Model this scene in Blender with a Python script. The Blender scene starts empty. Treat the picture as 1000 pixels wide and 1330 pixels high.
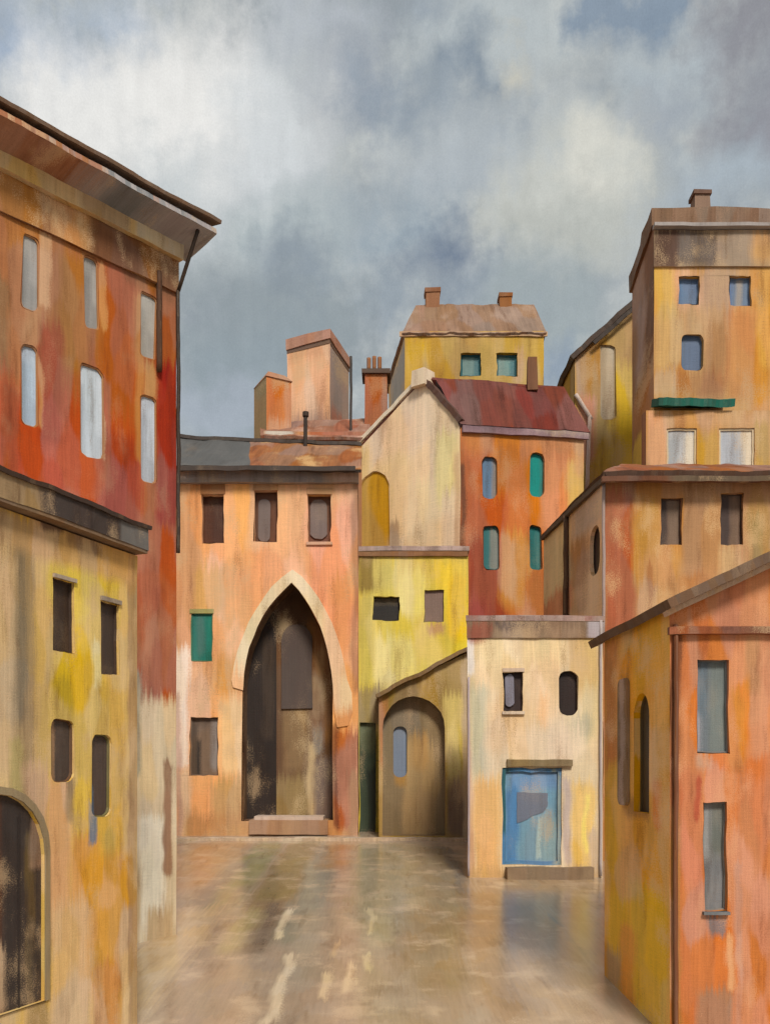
import bpy, bmesh, math, random
from mathutils import Vector, noise
from mathutils.geometry import tessellate_polygon
random.seed(7)
scn = bpy.context.scene
COL = scn.collection

# ------------------------------------------------------------------ view
F, HX, HY, CZ = 1200.0, 500.0, 1000.0, 4.2      # focal length and horizon of the view, eye height
SL = 0.069                                       # the square climbs away from the viewer

def ground_z(y):
    if y < 70: return SL * y
    return SL * 70

def plan(px, Y): return Vector(((px - HX) / F * Y, Y))
def P(px, py, Y): return Vector(((px - HX) / F * Y, Y, CZ + (HY - py) / F * Y))
def zat(py, Y): return CZ + (HY - py) / F * Y
def gpt(px, py):
    t = CZ / (SL - (HY - py) / F)
    return Vector(((px - HX) / F * t, t))

# ------------------------------------------------------------------ colour + materials
def lin(c, g=1.0):
    o = []
    for v in c[:3]:
        v = v / 255.0
        l = v / 12.92 if v <= 0.04045 else ((v + 0.055) / 1.055) ** 2.4
        o.append(l * g)
    y = .25 * o[0] + .65 * o[1] + .1 * o[2]
    o = [max(.004, y + (v - y) * .88) for v in o]
    t = max(o)
    if t > .88: o = [v * .88 / t for v in o]
    return (o[0], o[1], o[2], 1.0)

def N(nt, typ, **kw):
    n = nt.nodes.new(typ)
    for k, v in kw.items(): setattr(n, k, v)
    return n

def sock(g, name, typ, io='INPUT'):
    return g.interface.new_socket(name=name, in_out=io, socket_type=typ)

def math_node(nt, op, a, b=None, c=None, clamp=False):
    n = N(nt, 'ShaderNodeMath', operation=op, use_clamp=clamp)
    for i, v in enumerate((a, b, c)):
        if v is None: continue
        if isinstance(v, (int, float)): n.inputs[i].default_value = v
        else: nt.links.new(v, n.inputs[i])
    return n.outputs[0]

def make_stroke_group():
    g = bpy.data.node_groups.new('brush_patch', 'ShaderNodeTree')
    for nm, t in (('Prev', 'NodeSocketColor'), ('UV', 'NodeSocketVector'), ('Dry', 'NodeSocketFloat'),
                  ('Col', 'NodeSocketColor'), ('C', 'NodeSocketVector'), ('H', 'NodeSocketVector'),
                  ('S', 'NodeSocketVector'), ('Op', 'NodeSocketFloat')):
        sock(g, nm, t)
    sock(g, 'Out', 'NodeSocketColor', 'OUTPUT')
    gi, go = N(g, 'NodeGroupInput'), N(g, 'NodeGroupOutput')
    L = g.links.new
    def vm(op, a, b=None):
        n = N(g, 'ShaderNodeVectorMath', operation=op)
        L(a, n.inputs[0])
        if b is not None:
            if isinstance(b, tuple): n.inputs[1].default_value = b
            else: L(b, n.inputs[1])
        return n.outputs[0]
    d = vm('ABSOLUTE', vm('SUBTRACT', gi.outputs['UV'], gi.outputs['C']))
    m = vm('DIVIDE', vm('SUBTRACT', gi.outputs['H'], d), gi.outputs['S'])
    s = N(g, 'ShaderNodeSeparateXYZ'); L(m, s.inputs[0])
    mx = math_node(g, 'MULTIPLY_ADD', s.outputs[0], 0.5, 0.5, True)
    my = math_node(g, 'MULTIPLY_ADD', s.outputs[1], 0.5, 0.5, True)
    m2 = math_node(g, 'MULTIPLY', mx, my)
    dd = math_node(g, 'MULTIPLY', gi.outputs['Dry'], 0.40)
    m3 = math_node(g, 'MULTIPLY', math_node(g, 'SUBTRACT', m2, dd), 1.5, None, True)
    m4 = math_node(g, 'MULTIPLY', m3, gi.outputs['Op'], None, True)
    mix = N(g, 'ShaderNodeMix', data_type='RGBA')
    L(m4, mix.inputs[0]); L(gi.outputs['Prev'], mix.inputs[6]); L(gi.outputs['Col'], mix.inputs[7])
    L(mix.outputs[2], go.inputs[0])
    return g

def noise_at(nt, vec, sx, sy, detail=2.0, off=0.0, rough=0.55):
    mp = N(nt, 'ShaderNodeMapping')
    mp.inputs['Location'].default_value = (off, off * 0.37, 0)
    mp.inputs['Scale'].default_value = (sx, sy, 1)
    nt.links.new(vec, mp.inputs['Vector'])
    n = N(nt, 'ShaderNodeTexNoise', noise_dimensions='2D')
    n.inputs['Scale'].default_value = 1.0
    n.inputs['Detail'].default_value = detail
    n.inputs['Roughness'].default_value = rough
    nt.links.new(mp.outputs[0], n.inputs['Vector'])
    return n.outputs[0]

def make_prep_group():
    """wavers the layout coordinates like a hand-laid coat of limewash; returns bristle noise too"""
    g = bpy.data.node_groups.new('limewash_prep', 'ShaderNodeTree')
    sock(g, 'UV', 'NodeSocketVector'); sock(g, 'Warp', 'NodeSocketFloat')
    sock(g, 'UVw', 'NodeSocketVector', 'OUTPUT'); sock(g, 'Dry', 'NodeSocketFloat', 'OUTPUT')
    gi, go = N(g, 'NodeGroupInput'), N(g, 'NodeGroupOutput')
    uv, w = gi.outputs[0], gi.outputs[1]
    n1 = noise_at(g, uv, .022, .014, 2, 3.1)
    n1b = noise_at(g, uv, .02, .02, 2, 71.7)
    br = noise_at(g, uv, .30, .010, 2, 11.3)
    fine = noise_at(g, uv, .55, .45, 2, 5.9)
    ox = math_node(g, 'MULTIPLY', math_node(g, 'SUBTRACT', n1, .5), 13)
    ox = math_node(g, 'ADD', ox, math_node(g, 'MULTIPLY', math_node(g, 'SUBTRACT', fine, .5), 3.0))
    oy = math_node(g, 'MULTIPLY', math_node(g, 'SUBTRACT', n1b, .5), 14)
    oy = math_node(g, 'ADD', oy, math_node(g, 'MULTIPLY', math_node(g, 'SUBTRACT', br, .5), 20))
    cb = N(g, 'ShaderNodeCombineXYZ')
    g.links.new(math_node(g, 'MULTIPLY', ox, w), cb.inputs[0])
    g.links.new(math_node(g, 'MULTIPLY', oy, w), cb.inputs[1])
    ad = N(g, 'ShaderNodeVectorMath', operation='ADD')
    g.links.new(uv, ad.inputs[0]); g.links.new(cb.outputs[0], ad.inputs[1])
    g.links.new(ad.outputs[0], go.inputs[0])
    dry = math_node(g, 'ADD', math_node(g, 'MULTIPLY', br, .6), math_node(g, 'MULTIPLY', fine, .4))
    mr = N(g, 'ShaderNodeMapRange')
    g.links.new(dry, mr.inputs[0]); mr.inputs[1].default_value = .32; mr.inputs[2].default_value = .68
    g.links.new(mr.outputs[0], go.inputs[1])
    return g

def make_finish_group():
    g = bpy.data.node_groups.new('limewash_finish', 'ShaderNodeTree')
    sock(g, 'Col', 'NodeSocketColor'); sock(g, 'UV', 'NodeSocketVector')
    sock(g, 'UVw', 'NodeSocketVector'); sock(g, 'Streak', 'NodeSocketFloat'); sock(g, 'Bare', 'NodeSocketFloat'); sock(g, 'BareCol', 'NodeSocketColor')
    sock(g, 'Out', 'NodeSocketColor', 'OUTPUT'); sock(g, 'Height', 'NodeSocketFloat', 'OUTPUT')
    gi, go = N(g, 'NodeGroupInput'), N(g, 'NodeGroupOutput')
    uv = gi.outputs['UV']; L = g.links.new
    b1 = noise_at(g, uv, .32, .012, 3, 23.0)
    b2 = noise_at(g, uv, .06, .006, 2, 41.0)
    gr = noise_at(g, uv, .60, .60, 3, 57.0, .7)
    th = noise_at(g, uv, .05, .62, 2, 67.0)
    bl = noise_at(g, uv, .020, .011, 3, 83.0, .6)
    def term(s, k): return math_node(g, 'MULTIPLY', math_node(g, 'SUBTRACT', s, .5), k)
    v = math_node(g, 'ADD', term(b1, .55), term(b2, .5))
    v = math_node(g, 'ADD', v, term(gr, .75)); v = math_node(g, 'ADD', v, term(th, .32))
    v = math_node(g, 'ADD', v, term(bl, .4))
    mp = N(g, 'ShaderNodeMapping'); mp.inputs['Scale'].default_value = (.040, .013, 1); L(gi.outputs['UVw'], mp.inputs['Vector'])
    vo = N(g, 'ShaderNodeTexVoronoi', voronoi_dimensions='2D', feature='SMOOTH_F1'); vo.inputs['Scale'].default_value = 1.0
    vo.inputs['Smoothness'].default_value = .35; L(mp.outputs[0], vo.inputs['Vector'])
    vs_ = N(g, 'ShaderNodeSeparateColor'); L(vo.outputs['Color'], vs_.inputs[0])
    v = math_node(g, 'ADD', v, term(vs_.outputs[0], .34))
    val = math_node(g, 'ADD', math_node(g, 'MULTIPLY', v, gi.outputs['Streak']), 1.0)
    hs = N(g, 'ShaderNodeHueSaturation')
    L(math_node(g, 'ADD', math_node(g, 'MULTIPLY', term(vs_.outputs[1], .016), gi.outputs['Streak']), .5), hs.inputs['Hue'])
    L(math_node(g, 'ADD', math_node(g, 'MULTIPLY', term(vs_.outputs[2], .5), gi.outputs['Streak']), 1.0), hs.inputs['Saturation'])
    L(val, hs.inputs['Value']); L(gi.outputs['Col'], hs.inputs['Color'])
    bm_ = math_node(g, 'ADD', bl, term(gr, .55))
    mr = N(g, 'ShaderNodeMapRange', interpolation_type='SMOOTHSTEP')
    L(bm_, mr.inputs[0]); mr.inputs[1].default_value = .54; mr.inputs[2].default_value = .74
    bf = math_node(g, 'MULTIPLY', mr.outputs[0], gi.outputs['Bare'], None, True)
    mix = N(g, 'ShaderNodeMix', data_type='RGBA')
    L(bf, mix.inputs[0]); L(hs.outputs[0], mix.inputs[6]); L(gi.outputs['BareCol'], mix.inputs[7])
    gm_ = noise_at(g, uv, .045, .007, 3, 131.0, .65)
    gmm = math_node(g, 'ADD', gm_, term(gr, .7))
    mr2 = N(g, 'ShaderNodeMapRange', interpolation_type='SMOOTHSTEP')
    L(gmm, mr2.inputs[0]); mr2.inputs[1].default_value = .55; mr2.inputs[2].default_value = .80
    mix2 = N(g, 'ShaderNodeMix', data_type='RGBA', blend_type='MULTIPLY')
    L(math_node(g, 'MULTIPLY', mr2.outputs[0], math_node(g, 'MULTIPLY', gi.outputs['Streak'], 1.1), None, True), mix2.inputs[0])
    L(mix.outputs[2], mix2.inputs[6]); mix2.inputs[7].default_value = (.46, .36, .29, 1)
    L(mix2.outputs[2], go.inputs[0])
    h = math_node(g, 'ADD', math_node(g, 'MULTIPLY', b1, .8), math_node(g, 'MULTIPLY', gr, .6))
    h = math_node(g, 'ADD', h, math_node(g, 'MULTIPLY', th, .35))
    L(h, go.inputs[1])
    return g

G_STROKE, G_PREP, G_FIN = make_stroke_group(), make_prep_group(), make_finish_group()
MATS = {}

def paint(name, base, strokes=(), wall=None, rough=.85, gain=1.0, streak=.55, bare=.55, warp=1.0, vs=1.0,
          barecol=(196, 162, 118), bump=.25, spec=.3, coat=0.0):
    """limewashed / weathered surface; STROKES = (x0,y0,x1,y1,(r,g,b)[,soft[,opacity]]) patches laid on the wall"""
    m = bpy.data.materials.new(name); m.use_nodes = True
    nt = m.node_tree; nt.nodes.clear(); L = nt.links.new
    out = N(nt, 'ShaderNodeOutputMaterial'); bs = N(nt, 'ShaderNodeBsdfPrincipled')
    L(bs.outputs[0], out.inputs[0])
    bs.inputs['Roughness'].default_value = rough
    bs.inputs['Specular IOR Level'].default_value = spec
    uvn = N(nt, 'ShaderNodeUVMap', uv_map='UVMap')
    pr = N(nt, 'ShaderNodeGroup'); pr.node_tree = G_PREP
    L(uvn.outputs[0], pr.inputs[0]); pr.inputs[1].default_value = warp
    col = None
    c0 = lin(base, gain)
    for st in strokes:
        x0, y0, x1, y1, c = st[:5]
        soft = st[5] if len(st) > 5 else 5
        op = st[6] if len(st) > 6 else .9
        (cx, cy), (hx, hy) = wall.rect(x0, y0, x1, y1)
        s = N(nt, 'ShaderNodeGroup'); s.node_tree = G_STROKE
        if col is None: s.inputs['Prev'].default_value = c0
        else: L(col, s.inputs['Prev'])
        L(pr.outputs[0], s.inputs['UV']); L(pr.outputs[1], s.inputs['Dry'])
        s.inputs['Col'].default_value = lin(c, gain)
        s.inputs['C'].default_value = (cx, cy, 0); s.inputs['H'].default_value = (hx, hy, 1)
        s.inputs['S'].default_value = (soft, soft * 1.7, 1); s.inputs['Op'].default_value = op
        col = s.outputs[0]
    fn = N(nt, 'ShaderNodeGroup'); fn.node_tree = G_FIN
    if col is None: fn.inputs['Col'].default_value = c0
    else: L(col, fn.inputs['Col'])
    if vs == 1.0:
        L(uvn.outputs[0], fn.inputs['UV']); L(pr.outputs[0], fn.inputs['UVw'])
    else:
        for src, dst in ((uvn.outputs[0], 'UV'), (pr.outputs[0], 'UVw')):
            mp = N(nt, 'ShaderNodeMapping'); mp.inputs['Scale'].default_value = (1, vs, 1)
            L(src, mp.inputs['Vector']); L(mp.outputs[0], fn.inputs[dst])
    fn.inputs['Streak'].default_value = streak; fn.inputs['Bare'].default_value = bare
    fn.inputs['BareCol'].default_value = lin(barecol, gain)
    L(fn.outputs[0], bs.inputs['Base Color'])
    if bump:
        bp = N(nt, 'ShaderNodeBump'); bp.inputs['Strength'].default_value = bump; bp.inputs['Distance'].default_value = .03
        L(fn.outputs[1], bp.inputs['Height']); L(bp.outputs[0], bs.inputs['Normal'])
    return m

def flat(c, rough=.85, streak=.45, bare=.12, spec=.3, gain=1.0):
    key = (tuple(c), rough, streak, bare, spec, gain)
    if key not in MATS:
        MATS[key] = paint('paint_%d_%d_%d' % tuple(c), c, rough=rough, streak=streak, bare=bare, spec=spec, gain=gain)
    return MATS[key]

# ------------------------------------------------------------------ walls in metres, layout units along them
class Wall:
    """a vertical plane through two plan points, left to right as seen from the square; n points outwards"""
    def __init__(s, a, b, ua=0.0, ub=1.0):
        s.a, s.b = Vector(a), Vector(b)
        s.d = (s.b - s.a); s.len = s.d.length; s.d.normalize()
        s.n = Vector((s.d.y, -s.d.x))
        s.ku = s.len / max(abs(ub - ua), 1e-6)
        s.kv = (s.a.y + s.b.y) * .5 / F
        s.holes = []
    def uv(s, px, py):
        r = Vector(((px - HX) / F, 1.0))
        den = r.x * s.n.x + r.y * s.n.y
        t = (s.a.x * s.n.x + s.a.y * s.n.y) / den
        q = r * t - s.a
        return Vector((q.dot(s.d), CZ + (HY - py) / F * t))
    def p3(s, u, v, off=0.0):
        q = s.a + s.d * u + s.n * off
        return Vector((q.x, q.y, v))
    def lay(s, u, v): return (u / s.ku, v / s.kv)
    def rect(s, x0, y0, x1, y1):
        xm, ym = (x0 + x1) / 2, (y0 + y1) / 2
        u0, u1 = s.uv(x0, ym).x, s.uv(x1, ym).x
        v1, v0 = s.uv(xm, y0).y, s.uv(xm, y1).y
        return (((u0 + u1) / 2 / s.ku, (v0 + v1) / 2 / s.kv), (abs(u1 - u0) / 2 / s.ku, abs(v1 - v0) / 2 / s.kv))
    def box(s, x0, y0, x1, y1):
        xm, ym = (x0 + x1) / 2, (y0 + y1) / 2
        return s.uv(x0, ym).x, s.uv(xm, y1).y, s.uv(x1, ym).x, s.uv(xm, y0).y

def wallpx(pa, ya, pb, yb): return Wall(plan(pa, ya), plan(pb, yb), pa, pb)

class GroundLay:
    def rect(s, x0, y0, x1, y1):
        xm = (x0 + x1) / 2
        y0 = max(y0, 1040)
        a, b = gpt(xm, y0), gpt(xm, y1)
        c, d = gpt(x0, y1), gpt(x1, y1)
        e, f = gpt(x0, y0), gpt(x1, y0)
        cx = (c.x + d.x + e.x + f.x) / 4
        hx = ((d.x - c.x) + (f.x - e.x)) / 4
        return ((cx / GK, (a.y + b.y) / 2 / GKY), (hx / GK, abs(a.y - b.y) / 2 / GKY))
GK, GKY = .0165, .024

# ------------------------------------------------------------------ mesh building
def wob(p, amp, f=1.3):
    if not amp: return p
    return p + Vector(noise.noise_vector(p * f)) * amp + Vector(noise.noise_vector(p * f * 3.7 + Vector((7, 3, 1)))) * amp * .5

class MB:
    def __init__(s, k=.02):
        s.bm = bmesh.new(); s.uvl = s.bm.loops.layers.uv.new('UVMap'); s.k = k
        s.mats = []
    def mi(s, m):
        if m not in s.mats: s.mats.append(m)
        return s.mats.index(m)
    def face(s, pts, m, uvs=None):
        try: f = s.bm.faces.new([s.bm.verts.new(p) for p in pts])
        except ValueError: return None
        f.material_index = s.mi(m)
        if uvs is None:
            f.normal_update(); n = f.normal
            if abs(n.z) > .75: uvs = [(p[0] / s.k, p[1] / s.k) for p in pts]
            else:
                h = Vector((-n.y, n.x, 0)); h = h.normalized() if h.length > 1e-6 else Vector((1, 0, 0))
                w = h.cross(n)
                if w.z < 0: w = -w
                uvs = [(Vector(p).dot(h) / s.k, Vector(p).dot(w) / s.k) for p in pts]
        for l, q in zip(f.loops, uvs): l[s.uvl].uv = q
        return f
    def flatpoly(s, W, outline, holes, off, m, step=0, amp=0):
        if step: outline = dens_z(outline, step)
        loops = [[Vector((p[0], p[1], 0)) for p in outline]] + [[Vector((p[0], p[1], 0)) for p in h] for h in holes]
        allp = [p for l in loops for p in l]
        for t in tessellate_polygon(loops):
            q = [allp[i] for i in t]
            ar = (q[1].x - q[0].x) * (q[2].y - q[0].y) - (q[2].x - q[0].x) * (q[1].y - q[0].y)
            if abs(ar) < 1e-9: continue
            if ar < 0: q.reverse()
            pts = [W.p3(p.x, p.y, off) for p in q]
            if amp:
                d3 = Vector((W.d.x, W.d.y, 0))
                for i, p in enumerate(pts):
                    w = wob(p, amp, .9) - p
                    pts[i] = p + d3 * w.dot(d3) + Vector((0, 0, w.z))
            s.face(pts, m, [W.lay(p.x, p.y) for p in q])
    def sides(s, W, loop, d0, d1, m):
        n = len(loop)
        for i in range(n):
            p, q = loop[i], loop[(i + 1) % n]
            s.face([W.p3(p[0], p[1], d0), W.p3(q[0], q[1], d0), W.p3(q[0], q[1], d1), W.p3(p[0], p[1], d1)], m)
    def solid(s, W, outline, holes, d0, d1, m, ms=None):
        s.flatpoly(W, outline, holes, d1, m)
        s.sides(W, outline, d0, d1, ms or m)
        for h in holes: s.sides(W, h, d0, d1, ms or m)
    def slab(s, p00, p10, p11, p01, th, m, nu=10, nv=3, amp=0.0, mu=None):
        """four-cornered slab, TH thick downwards along its normal, edges a little uneven"""
        p00, p10, p11, p01 = map(Vector, (p00, p10, p11, p01))
        n = (p10 - p00).cross(p01 - p00)
        if n.length < 1e-9: return
        n.normalize(); nu *= 2
        ud = (p10 - p00).normalized(); vd = (p01 - p00); vd = (vd - ud * vd.dot(ud)).normalized()
        T, Bm = {}, {}
        for i in range(nu + 1):
            for j in range(nv + 1):
                a, b = i / nu, j / nv
                p = p00.lerp(p10, a).lerp(p01.lerp(p11, a), b)
                T[i, j] = wob(p, amp); Bm[i, j] = wob(p, amp) - n * th
        uv = lambda p: (p.dot(ud) / s.k, p.dot(vd) / s.k)
        for i in range(nu):
            for j in range(nv):
                q = [T[i, j], T[i + 1, j], T[i + 1, j + 1], T[i, j + 1]]
                s.face(q, m, [uv(p) for p in q])
                q = [Bm[i, j], Bm[i, j + 1], Bm[i + 1, j + 1], Bm[i + 1, j]]
                s.face(q, mu or m, [uv(p) for p in q])
        rim = [(i, 0) for i in range(nu)] + [(nu, j) for j in range(nv)] + [(i, nv) for i in range(nu, 0, -1)] + [(0, j) for j in range(nv, 0, -1)]
        for a, b in zip(rim, rim[1:] + rim[:1]):
            s.face([T[b], T[a], Bm[a], Bm[b]], mu or m)
    def bar(s, W, u0, v0, u1, v1, d0, d1, m, amp=0.0, nu=None):
        """box on a wall: u0..u1 along it, v0..v1 up, d0..d1 out of it"""
        nu = nu or max(1, min(48, int((u1 - u0) / (12 * s.k))))
        V = {}
        for i in range(nu + 1):
            u = u0 + (u1 - u0) * i / nu
            for a, v in enumerate((v0, v1)):
                for b, d in enumerate((d0, d1)):
                    V[i, a, b] = wob(W.p3(u, v, d), amp)
        for i in range(nu):
            for q in (((0, 1), (1, 1)), ((1, 1), (1, 0)), ((1, 0), (0, 0)), ((0, 0), (0, 1))):
                (a, b), (c, e) = q
                us = [u0 + (u1 - u0) * x / nu for x in (i, i + 1)]
                pts = [V[i, a, b], V[i + 1, a, b], V[i + 1, c, e], V[i, c, e]]
                vv = {0: v0, 1: v1}
                if b == e == 1:
                    s.face(pts, m, [W.lay(us[0], vv[a]), W.lay(us[1], vv[a]), W.lay(us[1], vv[c]), W.lay(us[0], vv[c])])
                else: s.face(pts, m)
        for i in (0, nu):
            s.face([V[i, 0, 0], V[i, 0, 1], V[i, 1, 1], V[i, 1, 0]], m)
    def prism(s, pl, z0, z1, m, grow=0.0, amp=0.0, mtop=None, taper=0.0):
        """plan polygon raised from z0 to z1 (grown outwards by GROW, narrowed towards the top by TAPER)"""
        pl = [Vector(p) for p in pl]
        c = sum(pl, Vector((0, 0))) / len(pl)
        def out(p, g): return p + (p - c).normalized() * g if g else p
        lo = [out(p, grow * 1.35) for p in pl]; hi = [out(p, grow * 1.35 - taper) for p in pl]
        L0, L1 = [], []
        for i in range(len(pl)):
            a0, b0, a1, b1 = lo[i], lo[(i + 1) % len(pl)], hi[i], hi[(i + 1) % len(pl)]
            n = max(1, min(20, int((b0 - a0).length / (25 * s.k))))
            for j in range(n):
                q, r = a0.lerp(b0, j / n), a1.lerp(b1, j / n)
                L0.append(wob(Vector((q.x, q.y, z0)), amp)); L1.append(wob(Vector((r.x, r.y, z1)), amp))
        n = len(L0)
        for i in range(n):
            j = (i + 1) % n
            s.face([L0[i], L0[j], L1[j], L1[i]], m)
        s.face(L1, mtop or m); s.face(L0[::-1], m)
    def tube(s, p, q, r, m, seg=10, amp=0.0, n=6):
        p, q = Vector(p), Vector(q); ax = (q - p).normalized()
        s1 = ax.orthogonal().normalized(); s2 = ax.cross(s1)
        rings = []
        for i in range(n + 1):
            c = wob(p.lerp(q, i / n), amp)
            rings.append([c + (s1 * math.cos(t) + s2 * math.sin(t)) * r for t in [2 * math.pi * k / seg for k in range(seg)]])
        for a, b in zip(rings, rings[1:]):
            for k in range(seg):
                f = s.face([a[k], a[(k + 1) % seg], b[(k + 1) % seg], b[k]], m)
                if f: f.smooth = True
        s.face(rings[-1], m); s.face(rings[0][::-1], m)
    def link(s, name, parent=None, root=None):
        bmesh.ops.remove_doubles(s.bm, verts=s.bm.verts, dist=1e-5)
        me = bpy.data.meshes.new(name); s.bm.to_mesh(me); s.bm.free()
        for m in s.mats: me.materials.append(m)
        o = bpy.data.objects.new(name, me); COL.objects.link(o)
        if root is not None:
            me.transform(__import__('mathutils').Matrix.Translation(-root.location))
        if parent is not None: o.parent = parent
        return o

def rot_wobble(loop, amp, seed=0.0):
    f = .05 / max(amp, .004)
    def n2(a, b, c): return noise.noise(Vector((a, b, c))) + .7 * noise.noise(Vector((a * f * 2.3, b * f * 2.3, c + 5)))
    return [Vector((p[0] + amp * n2(p[0] * 3.1 + seed, p[1] * 2.3, seed),
                    p[1] + amp * n2(p[0] * 2.7, p[1] * 3.3 + seed, seed + 9.0))) for p in loop]

def dens(loop, n=3):
    o = []
    for a, b in zip(loop, loop[1:] + loop[:1]):
        for i in range(n): o.append((a[0] + (b[0] - a[0]) * i / n, a[1] + (b[1] - a[1]) * i / n))
    return o

def shape(kind, u0, v0, u1, v1, ap=None):
    w, h = u1 - u0, v1 - v0
    if kind == 'rect': return dens([(u0, v0), (u1, v0), (u1, v1), (u0, v1)], 6)
    if kind == 'arch':
        r = w / 2; rise = min(r, h * .35); c = (u0 + u1) / 2
        L = [(u0, v0), (c, v0), (u1, v0), (u1, v0 + (h - rise) * .5)]
        for i in range(13):
            t = math.pi * i / 12; L.append((c + r * math.cos(t), v1 - rise + rise * math.sin(t)))
        return L + [(u0, v0 + (h - rise) * .5)]
    if kind == 'round':
        rx = w * .42; ry = min(rx * 1.1, h * .3); L = []
        for cx, cy, t0 in ((u1 - rx, v1 - ry, 0), (u0 + rx, v1 - ry, 90), (u0 + rx, v0 + ry, 180), (u1 - rx, v0 + ry, 270)):
            for i in range(6):
                t = math.radians(t0 + 90 * i / 5); L.append((cx + rx * math.cos(t), cy + ry * math.sin(t)))
        return L
    if kind == 'soft':
        rx = w * .26; ry = min(rx, h * .2); L = []
        for cx, cy, t0 in ((u1 - rx, v1 - ry, 0), (u0 + rx, v1 - ry, 90), (u0 + rx, v0 + ry, 180), (u1 - rx, v0 + ry, 270)):
            for i in range(4):
                t = math.radians(t0 + 90 * i / 3); L.append((cx + rx * math.cos(t), cy + ry * math.sin(t)))
        return L

def dens_z(loop, step):
    """extra points along the edges, at whole multiples of STEP up vertical ones so that neighbouring walls share them"""
    o = []
    for a, b in zip(loop, loop[1:] + loop[:1]):
        o.append((a[0], a[1]))
        if abs(a[0] - b[0]) < 1e-6:
            lo, hi = sorted((a[1], b[1])); zs = [i * step for i in range(math.floor(lo / step) + 1, math.ceil(hi / step))]
            zs = [z for z in zs if lo + 1e-4 < z < hi - 1e-4]
            if b[1] < a[1]: zs.reverse()
            o += [(a[0], z) for z in zs]
        else:
            n = max(1, int(math.hypot(b[0] - a[0], b[1] - a[1]) / step / 1.5))
            o += [(a[0] + (b[0] - a[0]) * i / n, a[1] + (b[1] - a[1]) * i / n) for i in range(1, n)]
    return o

def inset(loop, t):
    us, vs = [p[0] for p in loop], [p[1] for p in loop]
    cu, cv = (min(us) + max(us)) / 2, (min(vs) + max(vs)) / 2
    w, h = (max(us) - min(us)) / 2, (max(vs) - min(vs)) / 2
    return [(cu + (p[0] - cu) * (1 - t / w), cv + (p[1] - cv) * (1 - t / h)) for p in loop]

def empty(name, loc, label, cat):
    o = bpy.data.objects.new(name, None); COL.objects.link(o)
    o.location = loc; o.empty_display_size = .5
    o['label'] = label; o['category'] = cat
    return o

class House:
    def __init__(s, name, label, cat, base, k):
        s.k = k
        s.root = empty(name, (base[0], base[1], ground_z(base[1])), label, cat)
        s.wallmb = MB(k)
    def part(s, mb, name, parent=None, label=None):
        o = mb.link(name, parent or s.root, s.root)
        if label: o['label'] = label
        return o
    def mb(s): return MB(s.k)
    def window(s, W, x0, y0, x1, y1, kind='rect', pane=(60, 42, 34), depth=.14, frame=None, strokes=(), sill=None,
               shutter=None, sub='pane', gloss=.5, ft=1.6, label=None, name='window', lintel=None, wobk=1.6, hood=None):
        u0, v0, u1, v1 = W.box(x0, y0, x1, y1)
        k = s.k
        loop = rot_wobble(shape(kind, u0, v0, u1, v1), wobk * k, x0 * .13 + y0 * .07)
        W.holes.append(loop)
        fc = frame or tuple(int(c * .75) for c in pane)
        mb = s.mb()
        inn = inset(loop, ft * k); big = inset(loop, -2.2 * k)
        mb.solid(W, big, [inn], -depth, -depth + .05, flat(fc))
        win = s.part(mb, name, None, label)
        mb = s.mb()
        pm = paint('pane', pane, strokes, W, rough=gloss, streak=.55, bare=.10, warp=.45) if strokes else flat(pane, rough=gloss, streak=.55, bare=.06)
        mb.flatpoly(W, big, [], -depth + .018, pm)
        s.part(mb, sub, win)
        if shutter:
            a, b, c, d, col, kd = shutter
            uu0, vv0, uu1, vv1 = W.box(a, b, c, d)
            mb = s.mb(); lp = rot_wobble(shape(kd, uu0, vv0, uu1, vv1), wobk * k, 3.3)
            mb.solid(W, lp, [], -depth + .03, -depth + .075, flat(col))
            s.part(mb, 'shutter', win)
        if sill:
            mb = s.mb(); mb.bar(W, u0 - 2 * k, v0 - 4 * k, u1 + 2 * k, v0 - .2 * k, .002, .07, flat(sill), amp=.3 * k)
            s.part(mb, 'sill', win)
        if lintel:
            mb = s.mb(); mb.bar(W, u0 - 1.5 * k, v1 + .2 * k, u1 + 1.5 * k, v1 + lintel[1] * k, .002, .03, flat(lintel[0]), amp=.5 * k)
            s.part(mb, 'lintel', win)
        return win
    def face(s, W, outline, m, reveal=None, depth=.14):
        s.wallmb.flatpoly(W, outline, W.holes, 0, m, s.k * 40, s.k * 1.6)
        for h in W.holes: s.wallmb.sides(W, h, -depth, 0, reveal or m)
    def rest(s, pts, ztops, zb, m, skip=()):
        n = len(pts)
        for i in range(n):
            if i in skip: continue
            a, b = Vector(pts[i]), Vector(pts[(i + 1) % n]); za, zc = ztops[i], ztops[(i + 1) % n]
            n_ = 40 * s.k
            def col_(p, z1): return [(p.x, p.y, zb)] + [(p.x, p.y, i * n_) for i in range(math.floor(zb / n_) + 1, math.ceil(z1 / n_)) if zb + 1e-4 < i * n_ < z1 - 1e-4] + [(p.x, p.y, z1)]
            s.wallmb.face(col_(a, za)[::-1] + col_(b, zc), m)
    def lid(s, pts, z, m): s.wallmb.face([(p[0], p[1], z) for p in pts], m)
    def done(s):
        return s.part(s.wallmb, 'wall')

def cap_plan(W, back, ext=0.0):
    """rectangle behind a wall, BACK metres deep"""
    a, b = W.a - W.d * ext, W.b + W.d * ext
    return [a, b, b - W.n * back, a - W.n * back]

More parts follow.
